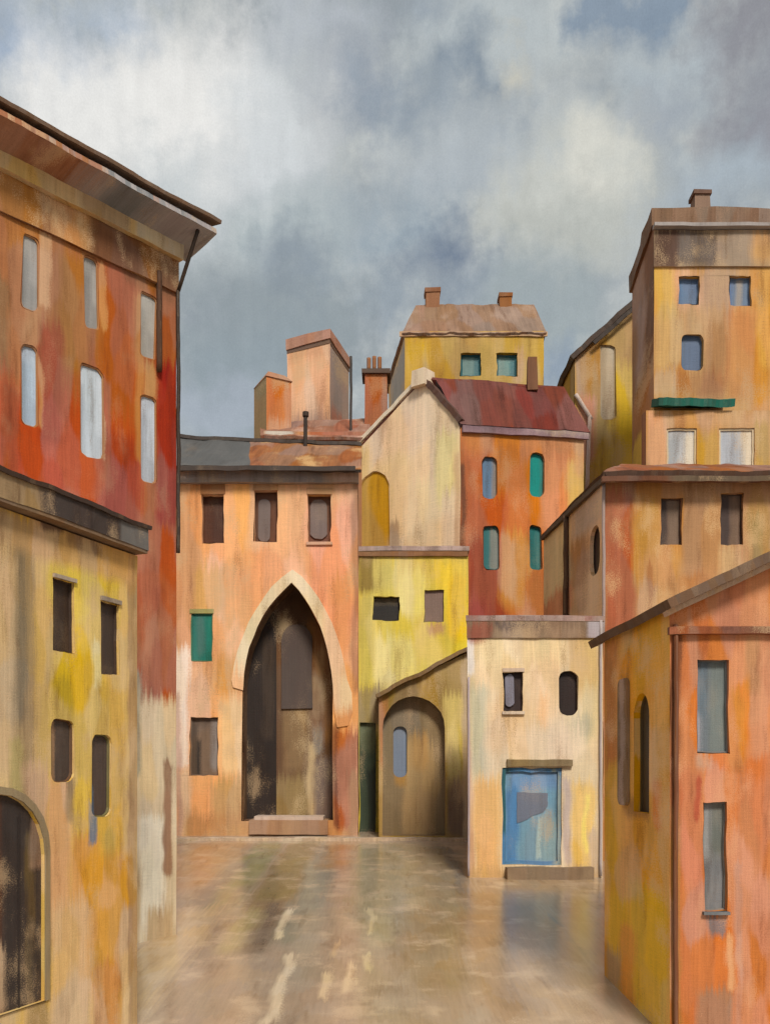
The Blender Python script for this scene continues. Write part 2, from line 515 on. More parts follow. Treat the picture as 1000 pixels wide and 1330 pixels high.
# ================================================================== RED HOUSE, tall, left
W = wallpx(-150, 13.02, 229, 17.0)
W.a = plan(-150, 17.0 * (1550 - 229) / (1550 + 150)); W = Wall(W.a, W.b, -150, 229)
k = 16 / F
H = House('red_house', 'tall rust red house with grey window shutters and deep overhanging eaves', 'house', W.b - W.d * 4 - W.n * 3, k)
zt = zat(338, 17.0)
for i, (r, pc) in enumerate([((28, 306, 50, 402), (150, 148, 146)), ((110, 334, 130, 426), (146, 142, 138)), ((183, 380, 204, 466), (166, 160, 152)),
                             ((27, 448, 49, 552), (166, 180, 196)), ((104, 474, 135, 596), (186, 196, 206)), ((183, 514, 204, 628), (176, 182, 192))]):
    x0, y0, x1, y1 = r
    H.window(W, x0, y0, x1, y1, 'soft', pane=pc, depth=.07, frame=(186, 128, 78), sub='shutter', gloss=.8, wobk=3.2, ft=1.5,
             strokes=[(x0, y0 + 20, x0 + 8, y1, tuple(int(c * .9) for c in pc), 4), (x1 - 9, y0 + 15, x1 + 4, y1 - 30, tuple(min(235, int(c * 1.1)) for c in pc), 4)],
             label='pale blue grey shutter in the lower row' if i > 2 else None)
st = [(-150, 200, 190, 420, (172, 108, 56), 24), (0, 300, 62, 560, (190, 122, 62), 14), (-150, 330, 12, 640, (150, 112, 68), 6, .8),
      (78, 330, 116, 485, (176, 112, 32), 8), (130, 345, 182, 600, (182, 90, 34), 10), (160, 300, 228, 380, (140, 84, 40), 10, .8),
      (-150, 490, 180, 700, (200, 80, 36), 22), (50, 420, 84, 580, (164, 68, 36), 8, .8), (0, 500, 24, 640, (164, 78, 36), 6, .8),
      (130, 560, 182, 690, (166, 62, 30), 10), (203, 470, 232, 740, (168, 48, 34), 7), (186, 470, 204, 520, (200, 150, 92), 5, .8),
      (50, 300, 66, 402, (214, 160, 108), 4, .85), (49, 470, 56, 555, (206, 150, 98), 3, .8), (129, 345, 138, 430, (212, 150, 90), 3, .8), (135, 540, 137, 600, (214, 170, 120), 3, .8),
      (176, 385, 186, 600, (196, 136, 70), 4, .7), (178, 680, 232, 898, (184, 94, 50), 6), (196, 760, 214, 905, (170, 82, 44), 4, .7),
      (170, 905, 240, 1400, (230, 206, 162), 9), (181, 1060, 214, 1240, (246, 234, 208), 6), (170, 870, 184, 1010, (166, 158, 134), 5),
      (212, 990, 222, 1140, (150, 92, 48), 3, .8), (190, 1180, 226, 1400, (206, 168, 112), 7)]
m = paint('red_plaster', (178, 98, 46), st, W, gain=.9, bare=.2)
ua, ub = 0, W.len
zb = -.5
H.face(W, [(ua, zb), (ub, zb), (ub, zt), (ua, zt)], m)
pl = cap_plan(W, 8)
H.rest(pl, [zt] * 4, zb, flat((178, 96, 52)), skip=(0,))
H.lid(pl, zt - .02, flat((120, 80, 60)))
H.done()
mb = H.mb()
fm = paint('eave_shade_paint', (120, 74, 38), [(-150, 150, 60, 260, (150, 100, 52), 12), (60, 230, 120, 330, (178, 126, 70), 10, .8), (110, 270, 190, 360, (104, 64, 34), 10), (190, 320, 232, 400, (112, 68, 34), 6)], W, gain=1.35, streak=.6)
mb.bar(W, ua, zt - .62, ub + .02, zt - .02, .003, .06, fm, amp=.02, nu=24)  # brown band built in place of the dark shade under the eaves
H.part(mb, 'eave_band')
mb = H.mb()
cm = paint('cornice_paint', (206, 168, 108), [(-150, 100, 60, 300, (198, 158, 92), 10), (100, 200, 160, 320, (160, 120, 74), 8, .7), (170, 260, 240, 330, (196, 178, 150), 6)], W, gain=1.1)
mb.bar(W, ua, zt - .02, ub + .05, zt + .30, .0, .16, cm, amp=.015, nu=24)
H.part(mb, 'cornice')
# eaves and roof
mb = H.mb()
e0, e1 = .10, .72
um = W.uv(95, 300).x
def wp(u, v, d): return W.p3(u, v, d)
class Raw:
    def rect(s, x0, y0, x1, y1): return (((x0 + x1) / 2, (y0 + y1) / 2), (abs(x1 - x0) / 2, abs(y1 - y0) / 2))
uo = (W.a.dot(W.d) + um) / k
sof = paint('soffit_paint', (156, 106, 76), [(uo, -3000, uo + 600, 3000, (146, 144, 146), 40), (uo + 30, -3000, uo + 80, 3000, (106, 110, 114), 14, .8), (uo + 110, -3000, uo + 160, 3000, (150, 140, 142), 12, .7)], Raw(), rough=.8, gain=1.2)
mb.slab(wp(ua, zt + .46, e1), wp(ub + .35, zt + .46, e1), wp(ub + .35, zt + .28, -.2), wp(ua, zt + .28, -.2), .10, sof, 24, 3, .02)
mb.slab(wp(ua, zt + .60, e1 + .08), wp(ub + .40, zt + .60, e1 + .08), wp(ub + .40, zt + 1.65, -4), wp(ua, zt + 1.65, -4), .06, flat((116, 88, 66)), 22, 4, .025)
mb.slab(wp(ua, zt + 1.65, -4), wp(ub + .40, zt + 1.65, -4), wp(ub + .40, zt + .2, -8.4), wp(ua, zt + .2, -8.4), .06, flat((116, 88, 66)), 22, 4, .025)
roof = H.part(mb, 'roof')
mb = H.mb()
mb.tube(wp(ub - .02, zt - .6, .09), wp(ub - .02, zat(720, 17), .09), .035, flat((58, 44, 34), rough=.6), amp=.02, n=30)
mb.tube(wp(ub - .02, zt - .6, .09), wp(ub + .02, zt + .34, .62), .035, flat((58, 44, 34), rough=.6), n=6)
H.part(mb, 'drainpipe')
mb = H.mb(); mb.tube(wp(ub - .42, zt - .4, .06), wp(ub - .42, zt - 2.2, .06), .05, flat((84, 54, 34)), amp=.02, n=10)
H.part(mb, 'drainpipe')

# ================================================================== YELLOW HOUSE, low, left front
Yf = 12.0
ya = Yf * (965 - 178) / (965 + 170)
W = Wall(plan(-170, ya), plan(178, Yf), -170, 178)
k = 11 / F
H = House('yellow_house', 'low yellow house with brown eaves and a dark arched doorway at the left edge', 'house', W.b - W.d * 2 - W.n * 1.4, k)
zt = zat(722, Yf)
H.window(W, 69, 754, 97, 847, 'rect', pane=(64, 46, 36), depth=.09, frame=(74, 56, 44), lintel=((170, 150, 128), 5), wobk=1.3,
         strokes=[(68, 760, 78, 850, (92, 72, 54), 4, .7), (82, 760, 98, 850, (56, 40, 32), 4, .7)])
H.window(W, 131, 783, 155, 877, 'rect', pane=(70, 54, 46), depth=.09, frame=(78, 58, 44), lintel=((150, 132, 112), 6), wobk=1.6,
         strokes=[(130, 780, 140, 880, (98, 76, 56), 4, .6)])
H.window(W, 66, 934, 96, 1016, 'soft', pane=(84, 68, 58), depth=.08, frame=(110, 76, 46), wobk=1.6,
         strokes=[(64, 930, 76, 1020, (176, 132, 84), 3, .8)])
H.window(W, 120, 955, 145, 1062, 'soft', pane=(84, 68, 60), depth=.08, frame=(120, 110, 60), wobk=1.8,
         strokes=[(118, 1020, 127, 1090, (84, 108, 134), 3, .9)])
# arched doorway
u0, v0, u1, v1 = W.box(-72, 1032, 58, 1322)
arch = shape('arch', u0, v0, u1, v1)
W.holes.append(arch)
mb = H.mb()
mb.flatpoly(W, arch, [], -.05, paint('door_wood', (66, 54, 48), [(-80, 1040, 8, 1260, (84, 50, 34), 6), (10, 1040, 36, 1300, (58, 48, 44), 5), (38, 1080, 50, 1330, (96, 76, 46), 4), (44, 1060, 60, 1130, (150, 120, 96), 4, .8), (-80, 1240, 12, 1330, (196, 160, 120), 6)], W, rough=.6, warp=.8))
dr = H.part(mb, 'door')
mb = H.mb()
for uu in [u0 + (u1 - u0) * t for t in (.25, .5, .75)]:
    mb.bar(W, uu - .012, v0, uu + .012, v1 - .25, -.051, -.036, flat((50, 40, 36)))
H.part(mb, 'batten', dr)
outer = [(u0 + (p[0] - u0 - (u1 - u0) / 2) * 1.10 + (u1 - u0) / 2, v0 + (p[1] - v0) * 1.035) for p in arch]
mb = H.mb(); mb.solid(W, outer, [arch], .002, .02, flat((150, 128, 92)))
H.part(mb, 'door_surround')
st = [(-170, 640, 22, 1400, (200, 168, 116), 10), (10, 690, 48, 1050, (150, 124, 88), 8, .85), (18, 700, 36, 940, (120, 104, 80), 8, .8), (-20, 720, 20, 1010, (192, 160, 116), 8, .85),
      (48, 700, 70, 1000, (196, 158, 82), 6, .8), (60, 742, 172, 800, (204, 172, 46), 8), (96, 780, 132, 860, (220, 186, 68), 6),
      (66, 846, 140, 960, (210, 172, 22), 8), (70, 880, 96, 950, (178, 146, 34), 7, .85), (96, 860, 122, 1090, (206, 168, 52), 5),
      (121, 830, 132, 900, (240, 222, 150), 4, .85), (122, 890, 158, 960, (190, 154, 46), 8, .8), (144, 880, 166, 1120, (204, 162, 60), 5),
      (155, 740, 172, 900, (206, 166, 92), 5, .8), (12, 960, 30, 1120, (172, 152, 84), 5, .8), (30, 990, 62, 1180, (190, 150, 110), 8, .8),
      (60, 1010, 92, 1230, (206, 152, 104), 9, .8), (92, 1080, 130, 1180, (206, 148, 78), 8, .8), (116, 1040, 126, 1098, (86, 110, 136), 3, .85), (86, 1010, 96, 1070, (128, 104, 66), 4, .8),
      (136, 1080, 150, 1130, (184, 156, 84), 4, .7), (100, 1110, 172, 1290, (206, 148, 62), 9), (66, 1170, 118, 1400, (206, 168, 118), 12, .9), (120, 1250, 158, 1400, (204, 146, 88), 8, .9),
      (156, 1180, 170, 1400, (204, 166, 112), 4, .8), (36, 1200, 66, 1400, (150, 118, 44), 7, .85), (166, 740, 180, 1400, (160, 120, 74), 3, .75),
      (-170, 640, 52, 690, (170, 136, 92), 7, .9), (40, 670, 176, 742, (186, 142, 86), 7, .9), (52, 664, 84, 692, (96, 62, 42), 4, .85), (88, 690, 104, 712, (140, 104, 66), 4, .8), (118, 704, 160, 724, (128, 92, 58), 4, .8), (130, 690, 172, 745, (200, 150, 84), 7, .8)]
m = paint('yellow_plaster', (206, 164, 72), st, W, gain=1.2)
zb = -.4
ub = W.len
H.face(W, [(0, zb), (ub, zb), (ub, zt), (0, zt)], m, depth=.13)
pl = cap_plan(W, 2.7)
H.rest(pl, [zt] * 4, zb, flat((196, 158, 86)), skip=(0,))
H.lid(pl, zt - .02, flat((120, 80, 60)))
H.done()
mb = H.mb()
fas = paint('eave_board', (74, 60, 52), [(-170, 520, 42, 680, (158, 128, 84), 7, .9), (40, 590, 150, 700, (66, 52, 46), 10), (140, 660, 192, 720, (104, 100, 96), 7)], W, gain=1.1, rough=.6)
mb.bar(W, 0, zt + .06, ub + .03, zt + .33, .06, .16, fas, amp=.02, nu=24)
mb.slab(W.p3(0, zt + .37, .20), W.p3(ub + .06, zt + .37, .20), W.p3(ub + .06, zt + .9, -2.9), W.p3(0, zt + .9, -2.9), .05, flat((70, 52, 42)), 20, 4, .025)
mb.slab(W.p3(0, zt + .07, .15), W.p3(ub + .02, zt + .07, .15), W.p3(ub + .02, zt + .07, -.1), W.p3(0, zt + .07, -.1), .05, flat((130, 100, 70)), 12, 2, .01)
H.part(mb, 'roof')

# ================================================================== PEACH HOUSE with the pointed portal
W = wallpx(220, 30.0, 465, 30.0); k = 30 / F
H = House('peach_house', 'peach house with a tall pointed archway and slate grey roof edge', 'house', (W.a + W.b) / 2 + Vector((0, 2)), k)
zt = zat(612, 30)
H.window(W, 262, 642, 291, 705, 'rect', pane=(74, 42, 26), frame=(92, 56, 34), lintel=((156, 104, 62), 13), depth=.3, wobk=.9, ft=1.2,
         strokes=[(260, 640, 275, 708, (86, 48, 28), 4, .7)])
H.window(W, 330, 637, 360, 704, 'rect', pane=(104, 58, 28), frame=(96, 56, 30), lintel=((190, 134, 80), 10), depth=.3, wobk=.9, ft=1.2,
         shutter=(334, 646, 350, 701, (122, 104, 98), 'round'))
H.window(W, 400, 642, 430, 704, 'rect', pane=(112, 62, 30), frame=(110, 66, 36), lintel=((196, 140, 88), 8), depth=.3, wobk=1.1, ft=1.2, sill=(214, 160, 122),
         shutter=(402, 646, 424, 698, (124, 106, 100), 'round'))
H.window(W, 248, 797, 276, 859, 'rect', pane=(22, 116, 102), frame=(60, 120, 92), depth=.08, sub='shutter', gloss=.75, wobk=1.2, lintel=((160, 150, 80), 6),
         strokes=[(254, 800, 266, 850, (74, 118, 108), 4, .7), (268, 800, 280, 860, (18, 122, 104), 4)], label='closed teal shutter')
H.window(W, 247, 932, 283, 1008, 'rect', pane=(124, 100, 80), frame=(110, 92, 76), depth=.16, wobk=1.5,
         strokes=[(246, 934, 256, 1010, (84, 68, 54), 4), (254, 960, 260, 1012, (50, 44, 40), 3), (272, 920, 286, 1000, (140, 130, 124), 4), (250, 930, 272, 945, (96, 76, 60), 4, .8)])
# portal
def gothic(x0, x1, ys, ya, yb, ax, bulge=.42):
    pts = []
    def b(p, c, q, t): return ((1 - t) ** 2 * p[0] + 2 * t * (1 - t) * c[0] + t * t * q[0], (1 - t) ** 2 * p[1] + 2 * t * (1 - t) * c[1] + t * t * q[1])
    cl = (x0 + (ax - x0) * .12, ys + (ya - ys) * (.5 + .35 * bulge)); cr = (x1 - (x1 - ax) * .12, ys + (ya - ys) * (.5 + .35 * bulge))
    for i in range(11): pts.append(b((x0, ys), cl, (ax, ya), i / 10))
    for i in range(1, 11): pts.append(b((ax, ya), cr, (x1, ys), i / 10))
    full = [(x1, (ys + yb) / 2), (x1, yb), ((x0 + x1) / 2, yb), (x0, yb), (x0, (ys + yb) / 2)]
    return [W.uv(px, py) for px, py in pts + full]
inner = rot_wobble(gothic(315, 432, 890, 757, 1066, 379), .02, 1.1)
outer = rot_wobble(gothic(298, 454, 905, 737, 1066, 380), .03, 4.1)
W.holes.append(inner)
us = [p.x for p in inner]
# vaulted passage behind the arch with a two leaf gate
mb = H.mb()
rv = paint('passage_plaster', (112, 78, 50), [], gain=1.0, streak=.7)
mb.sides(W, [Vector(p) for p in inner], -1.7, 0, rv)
H.part(mb, 'passage')
mb = H.mb()
c = W.uv(379, 900).x
lf = [p for p in inner if p.x <= W.uv(358, 900).x + .001]
def clipx(loop, x, left):
    o = []
    for a, b in zip(loop, loop[1:] + loop[:1]):
        ia, ib = (a.x <= x) == left, (b.x <= x) == left
        if ia: o.append(a)
        if ia != ib:
            t = (x - a.x) / (b.x - a.x); o.append(Vector((x, a.y + (b.y - a.y) * t)))
    return o
xs = W.uv(354, 900).x
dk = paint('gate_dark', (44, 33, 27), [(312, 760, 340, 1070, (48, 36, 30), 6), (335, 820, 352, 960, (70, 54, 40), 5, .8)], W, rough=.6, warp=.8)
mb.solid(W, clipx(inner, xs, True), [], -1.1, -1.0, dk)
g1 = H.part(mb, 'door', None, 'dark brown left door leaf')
mb = H.mb()
lt = paint('gate_worn', (106, 74, 48), [(350, 760, 400, 830, (86, 62, 46), 8), (398, 800, 440, 960, (140, 96, 56), 8, .9), (404, 830, 420, 930, (166, 132, 90), 6, .7),
     (358, 915, 402, 1030, (118, 88, 56), 6), (364, 920, 396, 1000, (142, 110, 70), 5, .8), (340, 1010, 405, 1070, (150, 124, 76), 8), (396, 960, 408, 1068, (200, 168, 110), 4, .8),
     (404, 985, 436, 1070, (126, 104, 90), 5), (404, 940, 418, 980, (140, 130, 118), 5, .8)], W, bare=.5, barecol=(206, 178, 130), warp=.9)
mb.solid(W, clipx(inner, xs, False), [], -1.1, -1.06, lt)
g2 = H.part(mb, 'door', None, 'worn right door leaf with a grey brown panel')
mb = H.mb(); a0, b0, a1, b1 = W.box(361, 805, 402, 918)
mb.solid(W, rot_wobble(shape('arch', a0, b0, a1, b1), .03, 2), [], -1.06, -.99, flat((88, 74, 68), streak=.35))
H.part(mb, 'panel', g2)
mb = H.mb()
sm = paint('arch_stone', (224, 198, 154), [(300, 760, 360, 860, (220, 200, 158), 8), (420, 780, 470, 930, (222, 178, 136), 8), (440, 880, 466, 940, (226, 196, 154), 6), (430, 922, 466, 960, (206, 140, 92), 8), (290, 868, 320, 920, (236, 174, 116), 9)], W, gain=1.1)
inn2 = [p for p in inner]
top = [p for p in outer if p.y > W.uv(380, 912).y]
ring_o = [W.uv(303, 893)] + [p for p in outer[1:10]] + [W.uv(380, 740)] + [p for p in outer[11:20]] + [W.uv(457, 900), W.uv(458, 925), W.uv(452, 943)]
ring_i = [W.uv(316, 897)] + [p for p in inner[1:21]] + [W.uv(434, 925), W.uv(438, 945)]
mb.flatpoly(W, ring_o + ring_i[::-1], [], .05, sm); mb.sides(W, ring_o + ring_i[::-1], .002, .05, sm)
H.part(mb, 'arch_surround')
mb = H.mb()
a0, b0, a1, b1 = W.box(312, 1060, 436, 1072)
mb.bar(W, a0 + .3, b0 - .3, a1 - .25, b1 - .14, -1.0, .16, flat((168, 128, 94)), amp=.02)
mb.bar(W, a0 + .45, b1 - .14, a1 - .4, b1 - .02, -1.0, .04, flat((198, 172, 152)), amp=.02)
H.part(mb, 'doorstep')
st = [(220, 630, 262, 900, (206, 140, 84), 8, .8), (240, 640, 262, 700, (220, 150, 96), 6, .7), (265, 700, 470, 760, (240, 168, 112), 20), (400, 650, 470, 820, (242, 154, 104), 10),
      (430, 745, 458, 850, (226, 146, 78), 8, .8), (252, 735, 290, 800, (218, 156, 66), 7, .9), (292, 620, 330, 740, (238, 172, 108), 7, .8), (290, 770, 322, 860, (238, 176, 120), 8, .8),
      (246, 858, 284, 930, (230, 172, 118), 7), (278, 850, 312, 905, (210, 150, 76), 8, .85), (224, 840, 246, 1000, (236, 216, 196), 5, .85), (228, 1000, 250, 1090, (226, 190, 150), 6, .85),
      (284, 905, 318, 1010, (230, 192, 138), 8), (248, 1005, 284, 1060, (236, 168, 104), 6), (276, 1010, 318, 1085, (190, 150, 94), 8), (240, 1055, 460, 1100, (186, 134, 80), 8, .85),
      (226, 900, 236, 1090, (186, 140, 120), 3, .6), (434, 948, 466, 1080, (176, 96, 54), 5), (432, 940, 440, 1080, (104, 60, 40), 3, .7), (452, 1000, 468, 1090, (170, 120, 76), 4, .8), (456, 620, 468, 900, (176, 122, 84), 4, .8)]
m = paint('peach_plaster', (234, 168, 110), st, W, gain=1.05)
zb = 1.2
H.face(W, [(0, zb), (W.len, zb), (W.len, zt), (0, zt)], m, depth=.31)
# reveal strips of small windows only reach .31 m; the portal has its own passage
pl = cap_plan(W, 5.0)
zr = zat(570, 33.6)
H.rest(pl, [zt, zt, zr, zr], zb, flat((214, 150, 100)), skip=(0,))
H.done()
mb = H.mb()
cmat = paint('cornice_lavender', (150, 132, 122), [(222, 600, 330, 616, (214, 150, 110), 5, .7), (240, 612, 420, 632, (146, 130, 124), 8), (420, 600, 470, 635, (190, 146, 116), 8)], W, gain=1.05)
mb.bar(W, -.05, zat(629, 30), W.len + .02, zat(609, 30), .002, .22, cmat, amp=.03, nu=20)
H.part(mb, 'cornice')
mb = H.mb()
Wr = W
sl = flat((88, 86, 84), rough=.7); br_ = paint('roof_brown', (150, 96, 58), [], rough=.8, bare=.8, barecol=(206, 160, 96), streak=.9)
A, B_, C_, D_ = P(218, 604, 29.5), P(470, 610, 29.5), P(470, 578, 33.6), P(218, 567, 33.6)
t = .42
mb.slab(A, A.lerp(B_, t), D_.lerp(C_, t), D_, .10, sl, 8, 5, .06, flat((70, 60, 54)))
mb.slab(A.lerp(B_, t), B_, C_, D_.lerp(C_, t), .10, br_, 10, 5, .06, flat((70, 58, 50)))
rf = H.part(mb, 'roof')
mb = H.mb(); mb.bar(W, .4, zat(612, 29.5), W.len - .05, zat(606, 29.5), .50, .58, flat((76, 64, 58)), amp=.035, nu=18)
H.part(mb, 'gutter', rf)
mb = H.mb(); mb.slab(D_ + Vector((0, -.25, .02)), C_ + Vector((0, -.25, .02)), C_ + Vector((0, .3, .12)), D_ + Vector((0, .3, .12)), .12, flat((84, 74, 68)), 16, 2, .05)
H.part(mb, 'ridge', rf)
mb = H.mb(); q = P(397, 577, 33.0); mb.tube(q - Vector((0, 0, .4)), P(397, 536, 33.0), .07, flat((62, 50, 44)), amp=.02)
mb.tube(P(397, 541, 33.0), P(397, 535, 33.0), .11, flat((70, 54, 44)))
H.part(mb, 'flue_pipe', rf)
mb = H.mb(); W2 = wallpx(330, 33.3, 356, 33.3); 
# ================================================================== low red roofed house behind the peach roof
mb.bm.free()
W = wallpx(342, 38.0, 478, 38.0); k = 38 / F
H = House('low_house', 'low house with a faded red roof between the peach roof and pink tower', 'house', (W.a + W.b) / 2 + Vector((0, 2)), k)
zt = zat(560, 38)
m = paint('low_house_plaster', (196, 140, 96), [(342, 540, 380, 600, (206, 196, 180), 6), (400, 548, 478, 575, (178, 100, 70), 6)], W)
H.face(W, [(0, 2), (W.len, 2), (W.len, zt), (0, zt)], m)
H.rest(cap_plan(W, 3.8), [zt, zt, zt + 1.2, zt + 1.2], 2, flat((180, 130, 90)), skip=(0,))
H.done()
mb = H.mb()
mb.slab(P(338, 566, 37.7), P(480, 568, 37.7), P(480, 543, 41.2), P(338, 549, 41.2), .12, paint('faded_tiles', (150, 100, 76), [], bare=.8, barecol=(190, 150, 128), streak=.9), 14, 4, .06)
rf = H.part(mb, 'roof')
mb = H.mb(); mb.tube(P(456, 570, 39), P(456, 463, 39), .055, flat((70, 62, 58)), amp=.03, n=10)
H.part(mb, 'pole', rf)

# ================================================================== pink tower
pf0, pf1, pf2 = plan(373, 43.0), plan(428, 42.0), plan(453, 45.0)
W = Wall(pf0, pf1, 373, 428); Ws = Wall(pf1, pf2, 428, 453); k = 43 / F
H = House('pink_tower', 'square pink tower with a rose coloured cap and a side painted in grey shade', 'tower', (pf0 + pf2) / 2, k)
zt = zat(437, 42.5)
pb = pf0 + (pf2 - pf1)
m1 = paint('pink_plaster', (226, 170, 126), [(374, 450, 428, 470, (200, 150, 112), 5, .7), (385, 470, 426, 540, (230, 176, 134), 8), (373, 536, 428, 570, (176, 134, 112), 8)], W, gain=1.15)
m2 = paint('pink_plaster_shade', (168, 140, 126), [(430, 460, 442, 560, (150, 132, 124), 4), (428, 540, 456, 570, (180, 110, 84), 6)], Ws)  # shade is in the colour: grey here against the pink front
H.wallmb.flatpoly(W, [(0, 2), (W.len, 2), (W.len, zt), (0, zt)], [], 0, m1, k * 40, k * 1.6)
H.wallmb.flatpoly(Ws, [(0, 2), (Ws.len, 2), (Ws.len, zt), (0, zt)], [], 0, m2, k * 40, k * 1.6)
H.rest([pf0, pf1, pf2, pb], [zt] * 4, 2, flat((200, 150, 115)), skip=(0, 1))
H.done()
mb = H.mb(); mb.prism([pf0, pf1, pf2, pb], zat(447, 42.5), zat(434, 42.5), flat((186, 132, 108)), grow=.08, amp=.05)
H.part(mb, 'roof')
mb = H.mb(); mb.prism([pf0, pf1, pf2, pb], zat(452.5, 42.5), zat(447.5, 42.5), flat((120, 92, 76)), grow=.03, amp=.03)
H.part(mb, 'cornice')

# ================================================================== small orange turret
q0, q1, q2 = plan(330, 40.5), plan(346, 39.2), plan(378, 39.8)
Wl = Wall(q0, q1, 330, 346); W = Wall(q1, q2, 346, 378); k = 40 / F
H = House('orange_turret', 'small orange turret with olive side left of the pink tower', 'tower', (q0 + q2) / 2, k)
zt = zat(493, 39.6); qb = q0 + (q2 - q1)
m1 = paint('turret_orange', (206, 120, 48), [(346, 494, 362, 560, (196, 108, 40), 5), (346, 545, 378, 575, (206, 150, 110), 6)], W)
m2 = paint('turret_olive', (164, 130, 84), [(330, 490, 346, 520, (150, 130, 92), 4)], Wl)
H.wallmb.flatpoly(W, [(0, 2), (W.len, 2), (W.len, zt), (0, zt)], [], 0, m1, k * 40, k * 1.6)
H.wallmb.flatpoly(Wl, [(0, 2), (Wl.len, 2), (Wl.len, zt), (0, zt)], [], 0, m2, k * 40, k * 1.6)
H.rest([q0, q1, q2, qb], [zt] * 4, 2, flat((190, 120, 60)), skip=(0, 1))
H.done()
mb = H.mb(); mb.prism([q0, q1, q2, qb], zt - .02, zt + .30, flat((170, 118, 84)), grow=.05, amp=.05, taper=.35)
H.part(mb, 'roof')

# ================================================================== tapering brick chimney stack
c0 = [plan(470, 40), plan(507, 40), plan(507, 40) + Vector((0, 1.2)), plan(470, 40) + Vector((0, 1.2))]
k = 40 / F
rt = empty('chimney_stack', ((c0[0].x + c0[1].x) / 2, 40.6, ground_z(40.6)), 'tapering rust brown chimney stack between the tower and the ochre house', 'chimney')
mb = MB(k)
bm_ = paint('stack_plaster', (168, 94, 50), [], streak=.8, bare=.3)
mb.prism(c0, 3, zat(484, 40), bm_, grow=-.02, amp=.04, taper=.16); mb.link('shaft', rt, rt)
mb = MB(k); mb.prism(c0, zat(484, 40), zat(478, 40), flat((96, 74, 60)), grow=.0, amp=.03); mb.link('cap', rt, rt)
for px in (479, 486, 493):
    mb = MB(k); mb.tube(P(px, 480, 40.5), P(px, 463 + (px % 3), 40.5), .09, flat((150, 96, 58))); mb.link('chimney_pot', rt, rt)

# ================================================================== OCHRE HOUSE on the skyline
h0, h1, h2 = plan(505, 54.5), plan(526, 48.0), plan(706, 48.0)
W = Wall(h1, h2, 526, 706); Wl = Wall(h0, h1, 505, 526); k = 48 / F
H = House('ochre_house', 'wide ochre house on the skyline with two teal windows', 'house', (h0 + h2) / 2, k)
zt = zat(430, 48)
for a in (598, 645):
    H.window(W, a, 458, a + 27, 488, 'rect', pane=(94, 136, 132), frame=(24, 96, 106), depth=.3, ft=3.0, wobk=1.0, gloss=.4,
             strokes=[(a + 18, 456, a + 30, 490, (26, 104, 112), 3)])
st = [(526, 430, 706, 448, (196, 150, 60), 8, .8), (526, 440, 560, 500, (206, 164, 34), 8), (560, 440, 640, 480, (184, 142, 34), 10, .9), (640, 440, 690, 460, (190, 150, 60), 8), (676, 435, 704, 500, (204, 160, 46), 6),
      (668, 450, 680, 500, (196, 150, 110), 5, .7), (540, 470, 600, 500, (176, 132, 44), 8, .8)]
m1 = paint('ochre_plaster', (194, 150, 36), st, W, bare=.25)
m2 = paint('ochre_side_shadow', (170, 128, 62), [(505, 470, 526, 560, (124, 120, 116), 6), (505, 400, 515, 470, (190, 140, 70), 4)], Wl, gain=2.0)  # low grey patch is a shadow painted on the side wall
H.face(W, [(0, 2), (W.len, 2), (W.len, zt), (0, zt)], m1, depth=.31)
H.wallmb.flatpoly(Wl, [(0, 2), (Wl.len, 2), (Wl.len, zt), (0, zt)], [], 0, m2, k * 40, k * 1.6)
h3 = Vector((h2.x, 55)); 
H.rest([h0, h1, h2, h3], [zt] * 4, 2, flat((180, 140, 60)), skip=(0, 1)); H.done()
mb = H.mb()
rm = paint('roof_pinkbrown', (146, 112, 88), [], bare=.6, barecol=(170, 140, 120), streak=.8)
E0, E1, E2 = P(503, 432, 54.6) , P(522, 432, 47.85), P(710, 432, 47.85)
zR = zat(396, 51.5)
R0, R1 = Vector((plan(540, 51.5).x, 51.5, zR)), Vector((plan(694, 51.5).x, 51.5, zR + .05))
B0, B1 = Vector((h0.x - .3, 55.4, E0.z)), Vector((h3.x + .3, 55.4, E0.z))
E0.z = E1.z = E2.z; B0.z = B1.z = E2.z
mb.slab(E1, E2, R1, R0, .14, rm, 18, 4, .09); mb.slab(B0, E1, R0, R0 + Vector((0, .02, 0)), .14, rm, 6, 4, .05)
mb.slab(E2, B1, R1 + Vector((0, .02, 0)), R1, .14, rm, 6, 4, .05); mb.slab(B1, B0, R0, R1, .14, rm, 8, 4, .05)
rf = H.part(mb, 'roof')
for (x0, x1, y0, y1) in ((553, 571, 374, 402), (649, 665, 380, 402)):
    mb = H.mb(); pl = [plan(x0, 51.2), plan(x1, 51.2), plan(x1, 51.2) + Vector((0, .7)), plan(x0, 51.2) + Vector((0, .7))]
    mb.prism(pl, zat(y1 + 6, 51.2), zat(y0 + 5, 51.2), flat((150, 96, 50)), amp=.04); mb.prism(pl, zat(y0 + 5, 51.2), zat(y0, 51.2), flat((140, 88, 46)), grow=.05, amp=.05)
    H.part(mb, 'chimney', rf)
mb = H.mb(); mb.bar(W, -.3, zat(437, 48), W.len + .2, zat(431, 48), .002, .07, flat((190, 150, 110)), amp=.04)
H.part(mb, 'cornice')

